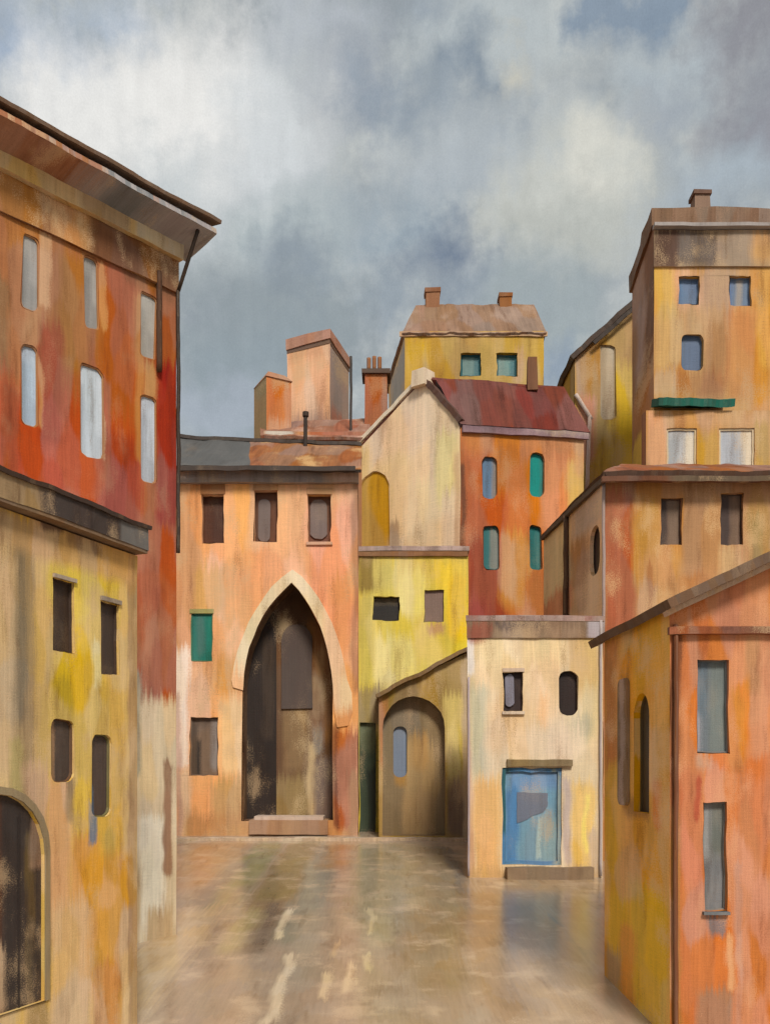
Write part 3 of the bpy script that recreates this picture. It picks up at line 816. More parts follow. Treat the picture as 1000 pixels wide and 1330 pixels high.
# ================================================================== CREAM GABLED HOUSE with orange flank
g0, g1, g2 = plan(457, 38.2), plan(598, 35.0), plan(758, 35.7)
Wg = Wall(g0, g1, 457, 598); W = Wall(g1, g2, 598, 758); k = 35 / F
H = House('gabled_house', 'house with cream gable end, orange flank and dark red tiled roof', 'house', (g0 + g2) / 2, k)
ze = zat(550, 35)
apex = Wg.uv(548, 492)
st = [(466, 560, 600, 720, (214, 186, 138), 16), (530, 500, 570, 640, (232, 200, 164), 9), (476, 540, 540, 600, (228, 190, 152), 9, .85), (566, 560, 596, 660, (214, 194, 120), 6, .9),
      (572, 640, 598, 720, (228, 200, 162), 5), (490, 600, 532, 700, (202, 172, 124), 9), (527, 620, 566, 712, (206, 184, 146), 7), (462, 580, 480, 640, (200, 166, 100), 6, .8), (505, 676, 521, 716, (150, 122, 88), 4, .9), (590, 590, 598, 720, (180, 140, 100), 3, .7)]
mg = paint('cream_gable', (222, 190, 148), st, Wg, gain=1.4)
H.window(Wg, 464, 613, 506, 712, 'arch', pane=(204, 152, 36), frame=(190, 140, 50), depth=.08, sub='shutter', gloss=.8, strokes=[(466, 620, 480, 712, (206, 158, 50), 5), (490, 615, 506, 712, (198, 146, 30), 5)], label='mustard yellow blind window')
H.face(Wg, [(0, 2), (Wg.len, 2), (Wg.len, ze), (apex.x, apex.y), (0, ze)], mg)
for (x0, y0, x1, y1, pc, fc, kd, sts) in (
        (626, 592, 646, 648, (96, 122, 150), (130, 110, 90), 'round', [(640, 590, 650, 650, (136, 122, 110), 3)]),
        (688, 588, 706, 646, (18, 132, 122), (40, 120, 110), 'round', []),
        (628, 683, 649, 739, (44, 116, 116), (70, 100, 100), 'soft', [(637, 684, 652, 740, (130, 130, 120), 3)]),
        (687, 683, 703, 740, (26, 110, 108), (50, 100, 96), 'soft', [(696, 690, 706, 740, (60, 120, 116), 3)])):
    H.window(W, x0, y0, x1, y1, kd, pane=pc, frame=fc, depth=.16, sub='shutter', gloss=.75, strokes=sts, wobk=1.1, ft=1.0)
st = [(598, 550, 640, 720, (182, 92, 42), 10), (600, 556, 760, 590, (196, 118, 44), 9), (640, 580, 690, 640, (176, 104, 44), 9, .9), (700, 590, 740, 680, (216, 126, 50), 9), (706, 640, 740, 700, (228, 130, 56), 7),
      (604, 640, 660, 720, (184, 88, 40), 8), (605, 700, 660, 830, (154, 62, 34), 8), (650, 690, 692, 790, (204, 138, 50), 7), (680, 740, 720, 830, (190, 112, 50), 7), (598, 600, 606, 720, (110, 62, 38), 3, .9),
      (736, 600, 764, 680, (214, 170, 70), 5, .9), (744, 550, 760, 620, (206, 150, 90), 5, .9), (600, 780, 640, 840, (156, 56, 36), 8)]
mo = paint('orange_plaster', (198, 112, 42), st, W, gain=1.05, bare=.3)
H.face(W, [(0, 2), (W.len, 2), (W.len, ze), (0, ze)], mo, depth=.17)
ax = Wg.p3(apex.x, apex.y)
rd = W.d * 5.75
ridge_b = Vector((ax.x + rd.x, ax.y + rd.y, ax.z))
g3 = g0 + (g2 - g1) + Vector((.3, .8))
H.rest([g0, g1, g2, g3], [ze] * 4, 2, flat((190, 130, 80)), skip=(0, 1))
H.wallmb.face([(g2.x, g2.y, ze), (g3.x, g3.y, ze), tuple(ridge_b - Vector((.35, 0, .15)))], flat((190, 130, 80)))
H.done()
mb = H.mb()
rt_ = paint('red_tiles', (116, 58, 48), [], bare=.35, barecol=(92, 62, 54), streak=1.0, rough=.8)
on = Vector((W.n.x, W.n.y, 0)) * .12
wd = Vector((W.d.x, W.d.y, 0))
e_a, e_b = Vector((g1.x, g1.y, ze - .08)) + on - wd * .02, Vector((g2.x, g2.y, ze - .08)) + on + wd * .2
ra, rb = ax + Vector((0, 0, .10)) + wd * .5, ridge_b + Vector((0, 0, .05))
mb.slab(e_a, e_b, rb, ra, .16, rt_, 16, 8, .05, flat((92, 70, 76)))
l_a = Vector((g0.x, g0.y, ze)) ; l_b = Vector((g3.x, g3.y, ze))
mb.slab(l_b, l_a, ra - wd * .45, rb, .14, rt_, 12, 4, .03)
rf = H.part(mb, 'roof')
mb = H.mb(); mb.bar(W, .05, ze - .36, W.len + .15, ze - .12, .02, .14, paint('eave_paint', (150, 118, 124), [(690, 530, 770, 560, (206, 184, 156), 8), (598, 530, 680, 560, (110, 84, 92), 8)], W), amp=.04, nu=16)
H.part(mb, 'gutter', rf)
# raking coping along the gable
mb = H.mb()
gn = Vector((Wg.n.x, Wg.n.y, 0))
for (p, q, c, w) in ((Vector((g0.x, g0.y, ze)), ax, (226, 206, 178), .16), (ax, Vector((g1.x, g1.y, ze)), (92, 62, 50), .20)):
    up = Vector((0, 0, 1))
    n2 = (q - p).normalized()
    s_ = n2.cross(gn).normalized()
    if s_.z < 0: s_ = -s_
    P0, P1 = p + gn * .10 - s_ * .02, q + gn * .10 - s_ * .02
    mb.slab(P0 + s_ * w, P1 + s_ * w, P1 + s_ * w - gn * .3, P0 + s_ * w - gn * .3, w, flat(c), 10, 2, .05)
H.part(mb, 'coping', rf)
mb = H.mb(); pl = [Wg.a + Wg.d * (apex.x + x) + Wg.n * d for x, d in ((-.34, .26), (.30, .26), (.30, -.5), (-.34, -.5))]
mb.prism(pl, apex.y - .32, zat(480, 36), flat((228, 202, 170)), amp=.04, taper=.05)
H.part(mb, 'chimney', rf, 'cream chimney at the gable peak')
mb = H.mb(); c_ = plan(685, 36.4); pl = [c_, plan(698, 36.4), plan(698, 36.4) + Vector((0, .4)), c_ + Vector((0, .4))]
mb.prism(pl, zat(505, 36.4), zat(463, 36.4), flat((128, 82, 52)), amp=.04, taper=.03)
H.part(mb, 'chimney', rf, 'thin brown chimney on the ridge')

# ================================================================== BRIGHT YELLOW HOUSE in the middle, with its lean-to porch
W = wallpx(465.5, 30.7, 608, 30.7); k = 30.7 / F
H = House('bright_yellow_house', 'bright lemon yellow house with flat parapet and an ochre arched porch', 'house', (W.a + W.b) / 2 + Vector((0, 1.5)), k)
zt = zat(716, 30.7)
H.window(W, 484, 775, 519, 806, 'rect', pane=(40, 34, 30), frame=(60, 52, 36), depth=.2, wobk=1.5, strokes=[(484, 774, 520, 784, (104, 84, 48), 4, .8)])
H.window(W, 551, 766, 577, 808, 'rect', pane=(138, 112, 100), frame=(130, 110, 80), depth=.12, sub='shutter', gloss=.8, wobk=1.1)
dpo = W.box(467, 938, 488, 1086)
dl = shape('rect', *dpo); W.holes.append(dl)
mb = H.mb(); mb.flatpoly(W, dl, [], -.14, paint('green_door', (64, 76, 58), [(464, 935, 490, 975, (110, 116, 84), 6), (477, 1000, 492, 1090, (44, 50, 42), 4)], W, rough=.6)); H.part(mb, 'door', None, 'narrow dark green door')
st = [(464, 716, 492, 770, (132, 108, 44), 5), (486, 722, 606, 760, (214, 184, 70), 7), (486, 730, 520, 770, (206, 186, 84), 6), (520, 740, 552, 800, (226, 208, 96), 6), (560, 730, 606, 770, (232, 198, 40), 6),
      (580, 750, 607, 830, (230, 190, 30), 5), (484, 826, 540, 890, (222, 206, 120), 7), (540, 800, 580, 860, (216, 186, 50), 6), (555, 808, 578, 826, (190, 140, 96), 4, .85),
      (466, 770, 486, 890, (196, 178, 78), 5), (464, 890, 494, 945, (150, 128, 82), 6), (488, 890, 500, 940, (146, 124, 84), 5), (466, 940, 490, 1090, (72, 84, 62), 5)]
m = paint('lemon_plaster', (214, 190, 54), st, W, gain=1.1, bare=.3)
H.face(W, [(0, 1.4), (W.len, 1.4), (W.len, zt), (0, zt)], m, depth=.21)
H.rest(cap_plan(W, 3.2), [zt] * 4, 1.4, flat((200, 170, 80)), skip=(0,)); H.done()
mb = H.mb(); pl = cap_plan(W, 3.2)
mb.prism(pl, zt, zat(710, 30.7), paint('parapet_stone', (170, 146, 136), [], bare=.5, barecol=(96, 74, 62), streak=.9), grow=.05, amp=.03)
H.part(mb, 'roof')
mb = H.mb(); mb.bar(W, 0, zat(723, 30.7), W.len, zat(717, 30.7), .002, .08, flat((140, 96, 58)), amp=.03)
H.part(mb, 'cornice')
# porch
Wp = wallpx(492, 29.3, 607, 29.3)
a0, b0, a1, b1 = Wp.box(497, 905, 578, 1086)
niche = rot_wobble(shape('arch', a0, b0, a1, b1), .03, 5.0)
outl = [Wp.uv(492, 1092), Wp.uv(607, 1092), Wp.uv(607, 848), Wp.uv(492, 902)]
mp = paint('porch_ochre', (160, 128, 58), [(492, 880, 545, 925, (138, 108, 40), 6), (540, 850, 607, 905, (172, 140, 70), 7), (556, 880, 582, 940, (150, 118, 44), 5, .9), (577, 900, 605, 985, (216, 188, 88), 6), (578, 975, 600, 1030, (176, 154, 74), 6),
     (582, 1015, 606, 1090, (122, 100, 84), 5), (492, 905, 506, 1000, (176, 112, 60), 5, .9), (492, 1000, 506, 1092, (180, 146, 90), 5, .85), (600, 850, 608, 1090, (196, 168, 130), 3, .8)], Wp, gain=1.05)
mb = H.mb()
mb.flatpoly(Wp, outl, [niche], 0, mp); mb.sides(Wp, niche, -.45, 0, flat((132, 106, 74)))
for a, b in ((0, 3), (1, 2)):
    p, q = outl[a], outl[b]
    mb.face([Wp.p3(p.x, p.y), Wp.p3(q.x, q.y), Wp.p3(q.x, q.y, -1.39), Wp.p3(p.x, p.y, -1.39)], flat((150, 120, 66)))
porch = H.part(mb, 'porch')
w0 = shape('round', *Wp.box(511, 943, 529, 1010))
mb = H.mb(); mn = paint('niche_plaster', (138, 116, 84), [(497, 905, 560, 1000, (134, 116, 86), 8), (520, 960, 566, 1092, (178, 146, 98), 8), (535, 950, 556, 1000, (180, 140, 84), 6, .8), (497, 1000, 524, 1092, (140, 118, 84), 6), (556, 1020, 580, 1092, (150, 122, 82), 6, .8), (514, 1005, 528, 1025, (176, 130, 60), 4, .8)], Wp, bare=.5)
mb.flatpoly(Wp, [(a0 - .1, b0 - .1), (a1 + .1, b0 - .1), (a1 + .1, b1 + .1), (a0 - .1, b1 + .1)], [w0], -.45, mn); mb.sides(Wp, w0, -.6, -.45, flat((110, 82, 54)))
H.part(mb, 'niche', porch)
mb = H.mb(); mb.flatpoly(Wp, inset(w0, -.05), [], -.56, flat((122, 134, 154), rough=.4))
H.part(mb, 'window', porch, 'small blue grey window in the porch niche')
mb = H.mb()
q0, q1 = Wp.uv(488, 905), Wp.uv(609, 842)
mb.slab(Wp.p3(q0.x, q0.y + .06, .22), Wp.p3(q1.x, q1.y + .06, .22), Wp.p3(q1.x, q1.y + .06, -1.36), Wp.p3(q0.x, q0.y + .06, -1.36), .12, flat((116, 88, 54)), 12, 3, .05, flat((130, 100, 60)))
H.part(mb, 'porch_roof')

# ================================================================== CREAM HOUSE with the blue door
W = wallpx(607, 22.6, 783, 22.6); k = 22.6 / F
H = House('cream_house', 'small cream house with two dark windows above a blue door', 'house', (W.a + W.b) / 2 + Vector((0, 1.5)), k)
zt = zat(806, 22.6)
H.window(W, 654, 873, 679, 924, 'rect', pane=(56, 40, 38), frame=(60, 42, 36), depth=.16, wobk=1.4, ft=1.0, lintel=((206, 178, 152), 5), sill=(212, 190, 164),
         shutter=(657, 876, 668, 918, (132, 128, 142), 'round'))
H.window(W, 726, 871, 751, 930, 'round', pane=(44, 30, 26), frame=(58, 40, 32), depth=.16, wobk=1.6, ft=1.0)
dp = W.box(652, 998, 729, 1124)
dl = rot_wobble(shape('rect', *dp), .03, 6); W.holes.append(dl)
mb = H.mb(); mb.solid(W, dl, [inset(dl, .09)], -.12, -.03, paint('door_frame_paint', (84, 128, 170), [(650, 996, 664, 1085, (40, 92, 92), 4), (716, 1000, 730, 1124, (142, 156, 150), 4)], W))
dr = H.part(mb, 'door', None, 'weathered blue door')
mb = H.mb(); mb.flatpoly(W, dl, [], -.10, paint('door_blue', (112, 154, 178), [(660, 998, 730, 1028, (110, 144, 184), 5), (656, 1020, 674, 1124, (78, 124, 172), 5), (700, 1060, 730, 1126, (128, 156, 160), 6), (676, 1066, 704, 1126, (112, 146, 164), 5), (698, 1064, 704, 1120, (170, 190, 184), 2, .8)], W, rough=.55))
H.part(mb, 'door_leaf', dr)
mb = H.mb()
pn = rot_wobble(dens([W.uv(672, 1030), W.uv(712, 1030), W.uv(712, 1048), W.uv(706, 1056), W.uv(672, 1070)][::-1], 5), .03, 8)
mb.solid(W, pn, [], -.10, -.085, flat((106, 112, 128), rough=.6)); H.part(mb, 'panel', dr)
mb = H.mb(); q = W.box(658, 987, 742, 996); mb.bar(W, *q, .002, .10, flat((136, 114, 74)), amp=.03)
H.part(mb, 'lintel', dr)
mb = H.mb(); q = W.box(656, 1126, 768, 1135); mb.bar(W, q[0], q[1] - .15, q[2], q[3], .002, .30, flat((132, 108, 82)), amp=.03)
H.part(mb, 'doorstep')
st = [(612, 828, 700, 900, (222, 190, 140), 10), (618, 826, 740, 866, (228, 200, 148), 8), (690, 850, 726, 940, (226, 188, 140), 9, .8), (698, 900, 712, 950, (224, 168, 100), 6, .8), (738, 820, 785, 900, (196, 162, 108), 8), (752, 890, 784, 960, (204, 180, 132), 7, .9),
      (740, 930, 770, 962, (170, 160, 130), 7, .85), (612, 890, 634, 1010, (184, 176, 146), 7, .9), (634, 900, 700, 980, (218, 182, 132), 9), (660, 940, 760, 990, (216, 190, 158), 10, .8), (604, 820, 616, 880, (224, 214, 206), 4, .85), (606, 806, 634, 834, (160, 74, 48), 6, .9),
      (612, 1010, 652, 1150, (214, 166, 100), 9), (620, 1060, 640, 1150, (222, 172, 112), 6, .8), (730, 1010, 742, 1120, (180, 160, 150), 4, .9), (742, 1015, 774, 1130, (222, 180, 88), 6), (758, 1030, 764, 1110, (232, 206, 90), 3, .8), (764, 1080, 780, 1150, (184, 160, 140), 4, .8),
      (606, 960, 614, 1150, (190, 140, 110), 3, .6), (606, 1128, 785, 1170, (186, 148, 96), 7, .85), (776, 800, 786, 1150, (206, 178, 140), 4, .7)]
m = paint('cream_plaster', (212, 188, 148), st, W, gain=1.15)
H.face(W, [(0, .9), (W.len, .9), (W.len, zt), (0, zt)], m, depth=.17)
pl = [W.a, W.b, W.b + Vector((0, 3.2)), W.a + Vector((.42, 3.2))]
H.rest(pl, [zt] * 4, .9, flat((206, 174, 126)), skip=(0,)); H.done()
mb = H.mb(); mb.prism(pl, zat(807, 22.6), zat(800, 22.6), paint('coping', (164, 138, 128), [], bare=.6, barecol=(150, 80, 60), streak=.9), grow=.04, amp=.02)
H.part(mb, 'roof')
mb = H.mb(); mb.bar(W, -.02, zat(829, 22.6), W.len + .02, zat(808, 22.6), .003, .05, paint('cornice_umber', (140, 112, 86), [(606, 806, 640, 835, (156, 84, 60), 6), (640, 806, 700, 818, (104, 84, 76), 5), (640, 818, 760, 832, (160, 130, 100), 5), (764, 800, 785, 836, (170, 156, 160), 4)], W), amp=.02, nu=18)
H.part(mb, 'cornice')
mb = H.mb(); u = W.uv(779.5, 900).x; mb.tube(W.p3(u, zt + .0, .05), W.p3(u, 1.6, .05), .035, flat((184, 168, 164)), amp=.012, n=20); H.part(mb, 'drainpipe')
mb = H.mb(); u = W.uv(608.5, 900).x; mb.tube(W.p3(u, zat(880, 22.6), .05), W.p3(u, 1.6, .05), .028, flat((180, 160, 160)), amp=.012, n=20); H.part(mb, 'drainpipe')

# ================================================================== TERRACOTTA HOUSE, right middle
t0, t1, t2 = plan(706, 31.1), plan(783, 25.0), plan(1080, 25.0)
Ws = Wall(t0, t1, 706, 783); W = Wall(t1, t2, 783, 1080); k = 25 / F
H = House('terracotta_house', 'terracotta and mustard house with brown hipped roof behind the blue door house', 'house', (t0 + t2) / 2, k)
zt = zat(622, 25)
for (x0, y0, x1, y1, sts) in ((858, 646, 886, 708, [(857, 640, 868, 710, (60, 42, 34), 4), (870, 640, 890, 712, (120, 96, 78), 4)]), (936, 640, 966, 708, [(934, 640, 951, 712, (64, 42, 36), 4), (951, 640, 970, 712, (120, 88, 62), 4)])):
    H.window(W, x0, y0, x1, y1, 'rect', pane=(96, 72, 58), frame=(84, 62, 50), depth=.18, wobk=1.3, strokes=sts)
st = [(783, 630, 822, 730, (184, 100, 64), 8), (784, 700, 830, 840, (186, 92, 50), 8), (822, 656, 858, 770, (194, 142, 62), 7), (850, 710, 890, 800, (206, 150, 90), 9), (886, 655, 936, 735, (184, 126, 66), 7), (932, 710, 966, 780, (214, 166, 104), 8), (966, 650, 1080, 760, (190, 138, 62), 9), (974, 670, 990, 730, (150, 128, 66), 5, .7),
      (826, 720, 858, 830, (200, 146, 84), 8), (860, 760, 1000, 860, (206, 150, 92), 12), (784, 800, 800, 1060, (178, 96, 52), 6), (842, 730, 850, 830, (166, 104, 50), 3, .7), (900, 640, 930, 660, (206, 150, 96), 5, .7)]
m = paint('terracotta_plaster', (196, 134, 74), st, W, gain=.9, bare=.6, barecol=(222, 176, 116))
H.face(W, [(0, 1.0), (W.len, 1.0), (W.len, zt), (0, zt)], m, depth=.19)
H.window(Ws, 766, 684, 779, 747, 'round', pane=(52, 34, 28), frame=(60, 42, 34), depth=.16, wobk=1.0, ft=.7)
sts = [(697, 660, 738, 790, (190, 162, 114), 5), (742, 650, 768, 800, (150, 112, 76), 6), (744, 640, 784, 690, (150, 126, 106), 6, .9), (768, 740, 784, 810, (206, 164, 118), 5), (740, 700, 764, 760, (136, 94, 56), 5, .8), (697, 770, 745, 810, (170, 104, 66), 5)]
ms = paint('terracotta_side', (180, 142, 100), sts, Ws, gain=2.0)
H.face(Ws, [(0, 1.0), (Ws.len, 1.0), (Ws.len, zt), (0, zt)], ms, depth=.17)
t3 = Vector((t2.x, 31.5))
H.rest([t0, t1, t2, t3], [zt] * 4, 1.0, flat((180, 120, 70)), skip=(0, 1)); H.done()
mb = H.mb()
rb_ = paint('roof_umber', (146, 88, 56), [], bare=.5, barecol=(90, 74, 62), streak=.9)
EL, ER = Vector((t1.x - .12, t1.y - .5, zt + .06)), Vector((t2.x + .3, t2.y - .5, zt + .06))
RL, RR = Vector((plan(806, 28).x, 28.0, zat(603, 28))), Vector((t2.x, 28.0, zat(603, 28)))
EB = Vector((t0.x - .06, t0.y + .2, zt + .06)); RB = RL + Vector((0, .5, 0)); BB = Vector((t3.x, t3.y + .3, zt + .06))
mb.slab(EL, ER, RR, RL, .16, rb_, 18, 5, .045, flat((92, 64, 48)))
mb.slab(EB, EL, RL, RB, .14, rb_, 12, 4, .03, flat((92, 64, 48)))
mb.slab(BB, EB, RB, RR, .14, rb_, 8, 4, .03)
rf = H.part(mb, 'roof')
mb = H.mb(); mb.bar(W, -.15, zt - .22, W.len, zt - .08, .38, .52, paint('fascia_paint', (112, 70, 48), [(860, 600, 1000, 650, (104, 84, 60), 12)], W), amp=.03, nu=20); H.part(mb, 'gutter', rf)
mb = H.mb(); mb.bar(Ws, 0, zt - .16, Ws.len + .2, zt - .02, .02, .12, flat((96, 78, 62)), amp=.03, nu=12); H.part(mb, 'gutter', rf)
mb = H.mb(); u = Ws.uv(738, 700).x; mb.tube(Ws.p3(u, zt - .1, .08), Ws.p3(u, zt - 4.6, .08), .085, flat((96, 66, 44)), amp=.03, n=12); H.part(mb, 'drainpipe')
mb = H.mb(); u = W.uv(783.5, 700).x; mb.tube(W.p3(u, zt - .1, .03), W.p3(u, zt - 4.2, .03), .045, flat((170, 146, 138)), amp=.02, n=16); H.part(mb, 'drainpipe', None, 'pale lavender corner drainpipe')

# ================================================================== TALL GOLDEN HOUSE, right back
o0, o1, o2 = plan(821, 37.5), plan(849, 33.0), plan(1090, 33.0)
Ws = Wall(o0, o1, 821, 849); W = Wall(o1, o2, 849, 1090); k = 33 / F
H = House('golden_house', 'tallest golden house at the right with blue windows and a teal awning', 'house', (o0 + o2) / 2, k)
zt = zat(292, 33)
H.window(W, 881, 359, 909, 395, 'rect', pane=(80, 108, 144), frame=(96, 116, 140), depth=.2, wobk=1.2, strokes=[(880, 360, 888, 398, (66, 98, 138), 4)])
H.window(W, 948, 358, 976, 397, 'rect', pane=(88, 112, 142), frame=(100, 116, 140), depth=.2, wobk=1.2, strokes=[(958, 358, 966, 398, (150, 138, 126), 3), (946, 358, 954, 398, (62, 98, 146), 3)])
H.window(W, 885, 433, 913, 481, 'soft', pane=(76, 100, 132), frame=(80, 100, 126), depth=.2, wobk=1.4)
st = [(849, 345, 1000, 380, (206, 146, 70), 8, .8), (849, 345, 876, 420, (216, 172, 74), 6), (874, 345, 918, 402, (222, 164, 116), 7, .9), (912, 340, 956, 420, (190, 150, 112), 8), (975, 345, 1090, 540, (212, 142, 50), 10), (850, 410, 884, 480, (214, 166, 86), 7), (890, 400, 945, 432, (200, 152, 90), 7),
      (912, 420, 946, 500, (176, 124, 60), 8), (944, 400, 984, 520, (200, 126, 44), 8), (874, 480, 945, 515, (180, 116, 50), 7), (848, 480, 880, 515, (206, 170, 130), 5, .8), (984, 340, 1000, 480, (222, 164, 70), 5, .8)]
m = paint('golden_plaster', (206, 148, 70), st, W, gain=.9)
H.face(W, [(0, 2), (W.len, 2), (W.len, zt), (0, zt)], m, depth=.21)
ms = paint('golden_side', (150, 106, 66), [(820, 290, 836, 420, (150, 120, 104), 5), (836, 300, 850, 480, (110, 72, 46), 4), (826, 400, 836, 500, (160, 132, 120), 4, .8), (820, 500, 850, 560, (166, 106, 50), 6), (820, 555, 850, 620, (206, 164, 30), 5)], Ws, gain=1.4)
H.face(Ws, [(0, 2), (Ws.len, 2), (Ws.len, zt), (0, zt)], ms)
o3 = Vector((o2.x, 38.5))
H.rest([o0, o1, o2, o3], [zt] * 4, 2, flat((190, 136, 70)), skip=(0, 1)); H.done()
mb = H.mb()
pl = [o0, o1, o2, o3]
mb.prism(pl, zat(294, 33), zat(271, 33), paint('parapet_umber', (132, 102, 80), [], bare=.4, barecol=(166, 126, 96), streak=.7), grow=.10, amp=.06)
rf = H.part(mb, 'roof')
mb = H.mb(); cx = plan(902, 34.5); pl2 = [cx, plan(923, 34.5), plan(923, 34.5) + Vector((0, .6)), cx + Vector((0, .6))]
mb.prism(pl2, zat(285, 34.5), zat(251, 34.5), flat((140, 106, 84)), amp=.03, taper=.05); mb.prism(pl2, zat(251, 34.5), zat(246, 34.5), flat((112, 80, 62)), grow=.03, amp=.02)
H.part(mb, 'chimney', rf)
mb = H.mb(); mb.bar(W, -.05, zat(299, 33), W.len, zat(294.5, 33), .002, .30, flat((160, 150, 146)), amp=.02); H.part(mb, 'cornice')
mb = H.mb(); mb.bar(W, 0, zat(347, 33), W.len, zat(300, 33), .002, .08, paint('frieze_umber', (160, 132, 100), [(849, 298, 935, 345, (92, 70, 56), 7), (870, 308, 930, 342, (108, 94, 86), 7), (852, 298, 880, 360, (88, 62, 48), 5), (930, 298, 980, 346, (160, 134, 108), 6), (975, 298, 1090, 348, (200, 148, 80), 8)], W), amp=.02, nu=16); H.part(mb, 'eave_band')
# lower projecting storey
Wq = wallpx(839, 32.4, 1095, 32.4)
zq = zat(533, 32.4)
for x0, x1, sts in ((866, 905, [(890, 560, 908, 612, (222, 206, 182), 5), (866, 565, 884, 612, (160, 164, 168), 5, .8)]), (934, 980, [(966, 552, 984, 612, (230, 206, 170), 5), (936, 562, 962, 612, (168, 172, 182), 5)])):
    u0, v0, u1, v1 = Wq.box(x0, 556, x1, 614)
    lp = rot_wobble(shape('rect', u0, v0, u1, v1), .03, x0); Wq.holes.append(lp)
    mb = H.mb(); mb.solid(Wq, lp, [inset(lp, .07)], -.12, -.05, flat((206, 180, 140))); wn = H.part(mb, 'window')
    mb = H.mb(); mb.flatpoly(Wq, lp, [], -.10, paint('pale_pane', (182, 180, 180), sts, Wq, rough=.5, warp=.6)); H.part(mb, 'pane', wn)
mq = paint('storey_paint', (190, 134, 62), [(839, 535, 866, 640, (212, 152, 104), 5), (860, 535, 1000, 556, (200, 146, 88), 6), (905, 560, 936, 640, (190, 142, 40), 5), (980, 550, 1000, 640, (184, 140, 46), 5), (866, 600, 905, 640, (196, 140, 60), 5)], Wq, gain=1.06)
mb = H.mb()
mb.flatpoly(Wq, [(0, 2), (Wq.len, 2), (Wq.len, zq), (0, zq)], Wq.holes, 0, mq)
for h in Wq.holes: mb.sides(Wq, h, -.12, 0, mq)
mb.face([Wq.p3(0, zq), Wq.p3(Wq.len, zq), Wq.p3(Wq.len, zq + .05, -.59), Wq.p3(0, zq + .05, -.59)], flat((190, 140, 90)))
mb.face([Wq.p3(0, 2), Wq.p3(0, zq), Wq.p3(0, zq + .05, -.59), Wq.p3(0, 2, -.59)], flat((170, 110, 70)))
H.part(mb, 'lower_storey')
mb = H.mb(); a, b = Wq.uv(852, 530), Wq.uv(951, 530)
mb.slab(Wq.p3(a.x, b.y + .22, .38), Wq.p3(b.x, b.y + .25, .22), Wq.p3(b.x - .1, b.y + .50, -.55), Wq.p3(a.x, b.y + .50, -.55), .26, flat((30, 104, 88)), 10, 3, .05); H.part(mb, 'awning')

# ================================================================== NARROW YELLOW HOUSE beside the golden one
n0, n1 = plan(746, 42), plan(850, 42)
W = Wall(n0, n1, 746, 850); k = 42 / F
H = House('narrow_yellow_house', 'narrow yellow house with a steep one sided roof against the golden house', 'house', (n0 + n1) / 2 + Vector((0, 2)), k)
H.window(W, 779, 447, 799, 545, 'soft', pane=(186, 168, 140), frame=(176, 150, 110), depth=.12, sub='shutter', gloss=.8, strokes=[(780, 450, 788, 545, (170, 150, 120), 4)], label='tall pale shutter')
st = [(746, 430, 764, 520, (176, 146, 120), 5, .9), (756, 440, 786, 530, (176, 126, 50), 8), (796, 400, 830, 470, (184, 140, 66), 8), (798, 470, 850, 620, (212, 174, 32), 8), (770, 530, 800, 620, (186, 150, 60), 8), (748, 515, 772, 600, (200, 134, 106), 5), (786, 545, 798, 600, (196, 164, 76), 5)]
m = paint('narrow_yellow_plaster', (192, 146, 52), st, W)
va, vb = W.uv(746, 462).y, W.uv(850, 368).y
H.face(W, [(0, 2), (W.len, 2), (W.len, vb), (0, va)], m)
H.rest(cap_plan(W, 4), [va, vb, vb, va], 2, flat((180, 140, 60)), skip=(0,)); H.done()
mb = H.mb()
mb.slab(W.p3(-.25, va - .1, .3), W.p3(W.len, vb + .12, .3), W.p3(W.len, vb + .12, -4.2), W.p3(-.25, va - .1, -4.2), .22, flat((150, 124, 106)), 12, 4, .05, flat((80, 64, 54)))
rf = H.part(mb, 'roof')
mb = H.mb(); q0, q1 = W.uv(768, 448), W.uv(850, 374)
mb.slab(W.p3(q0.x, q0.y, .36), W.p3(q1.x, q1.y, .36), W.p3(q1.x, q1.y, .31), W.p3(q0.x, q0.y, .31), .17, flat((70, 60, 54)), 10, 1, .03); H.part(mb, 'gutter', rf)
mb = H.mb(); mb.tube(P(748, 512, 41.85), P(768, 545, 41.85), .09, flat((206, 184, 170)), amp=.02); mb.tube(P(766, 540, 41.85), P(762, 640, 41.85), .09, flat((206, 176, 160)), amp=.02)
H.part(mb, 'drainpipe')

# ================================================================== ORANGE AND MUSTARD HOUSE, right front
Yn = 11.5
c1 = plan(870, Yn); c0_ = plan(785, Yn * (870 - 450) / (785 - 450))
Ws = Wall(c0_, c1, 785, 870)
c2 = c1 + Vector((5.6, 0.0))
W = Wall(c1, c2, 870, 870 + 5.6 / Yn * F); k = Yn / F
H = House('orange_house', 'orange fronted house at the right edge with mustard flank and gable roof', 'house', (c0_ + c2) / 2, k)
zt = zat(786, Yn)
H.window(W, 905, 856, 947, 978, 'rect', pane=(108, 116, 122), frame=(120, 120, 118), depth=.12, wobk=1.6, sub='shutter', gloss=.7, ft=2,
         strokes=[(903, 860, 914, 990, (150, 146, 154), 4), (908, 856, 924, 930, (96, 112, 124), 5, .8), (924, 856, 948, 980, (112, 120, 116), 5)])
H.window(W, 914, 1043, 944, 1184, 'rect', pane=(124, 124, 122), frame=(126, 122, 116), depth=.12, wobk=1.8, sub='shutter', gloss=.7, ft=2, sill=(104, 108, 112),
         strokes=[(912, 1044, 924, 1150, (150, 148, 146), 4), (928, 1044, 946, 1110, (104, 108, 100), 5), (914, 1120, 946, 1190, (118, 118, 120), 5)])
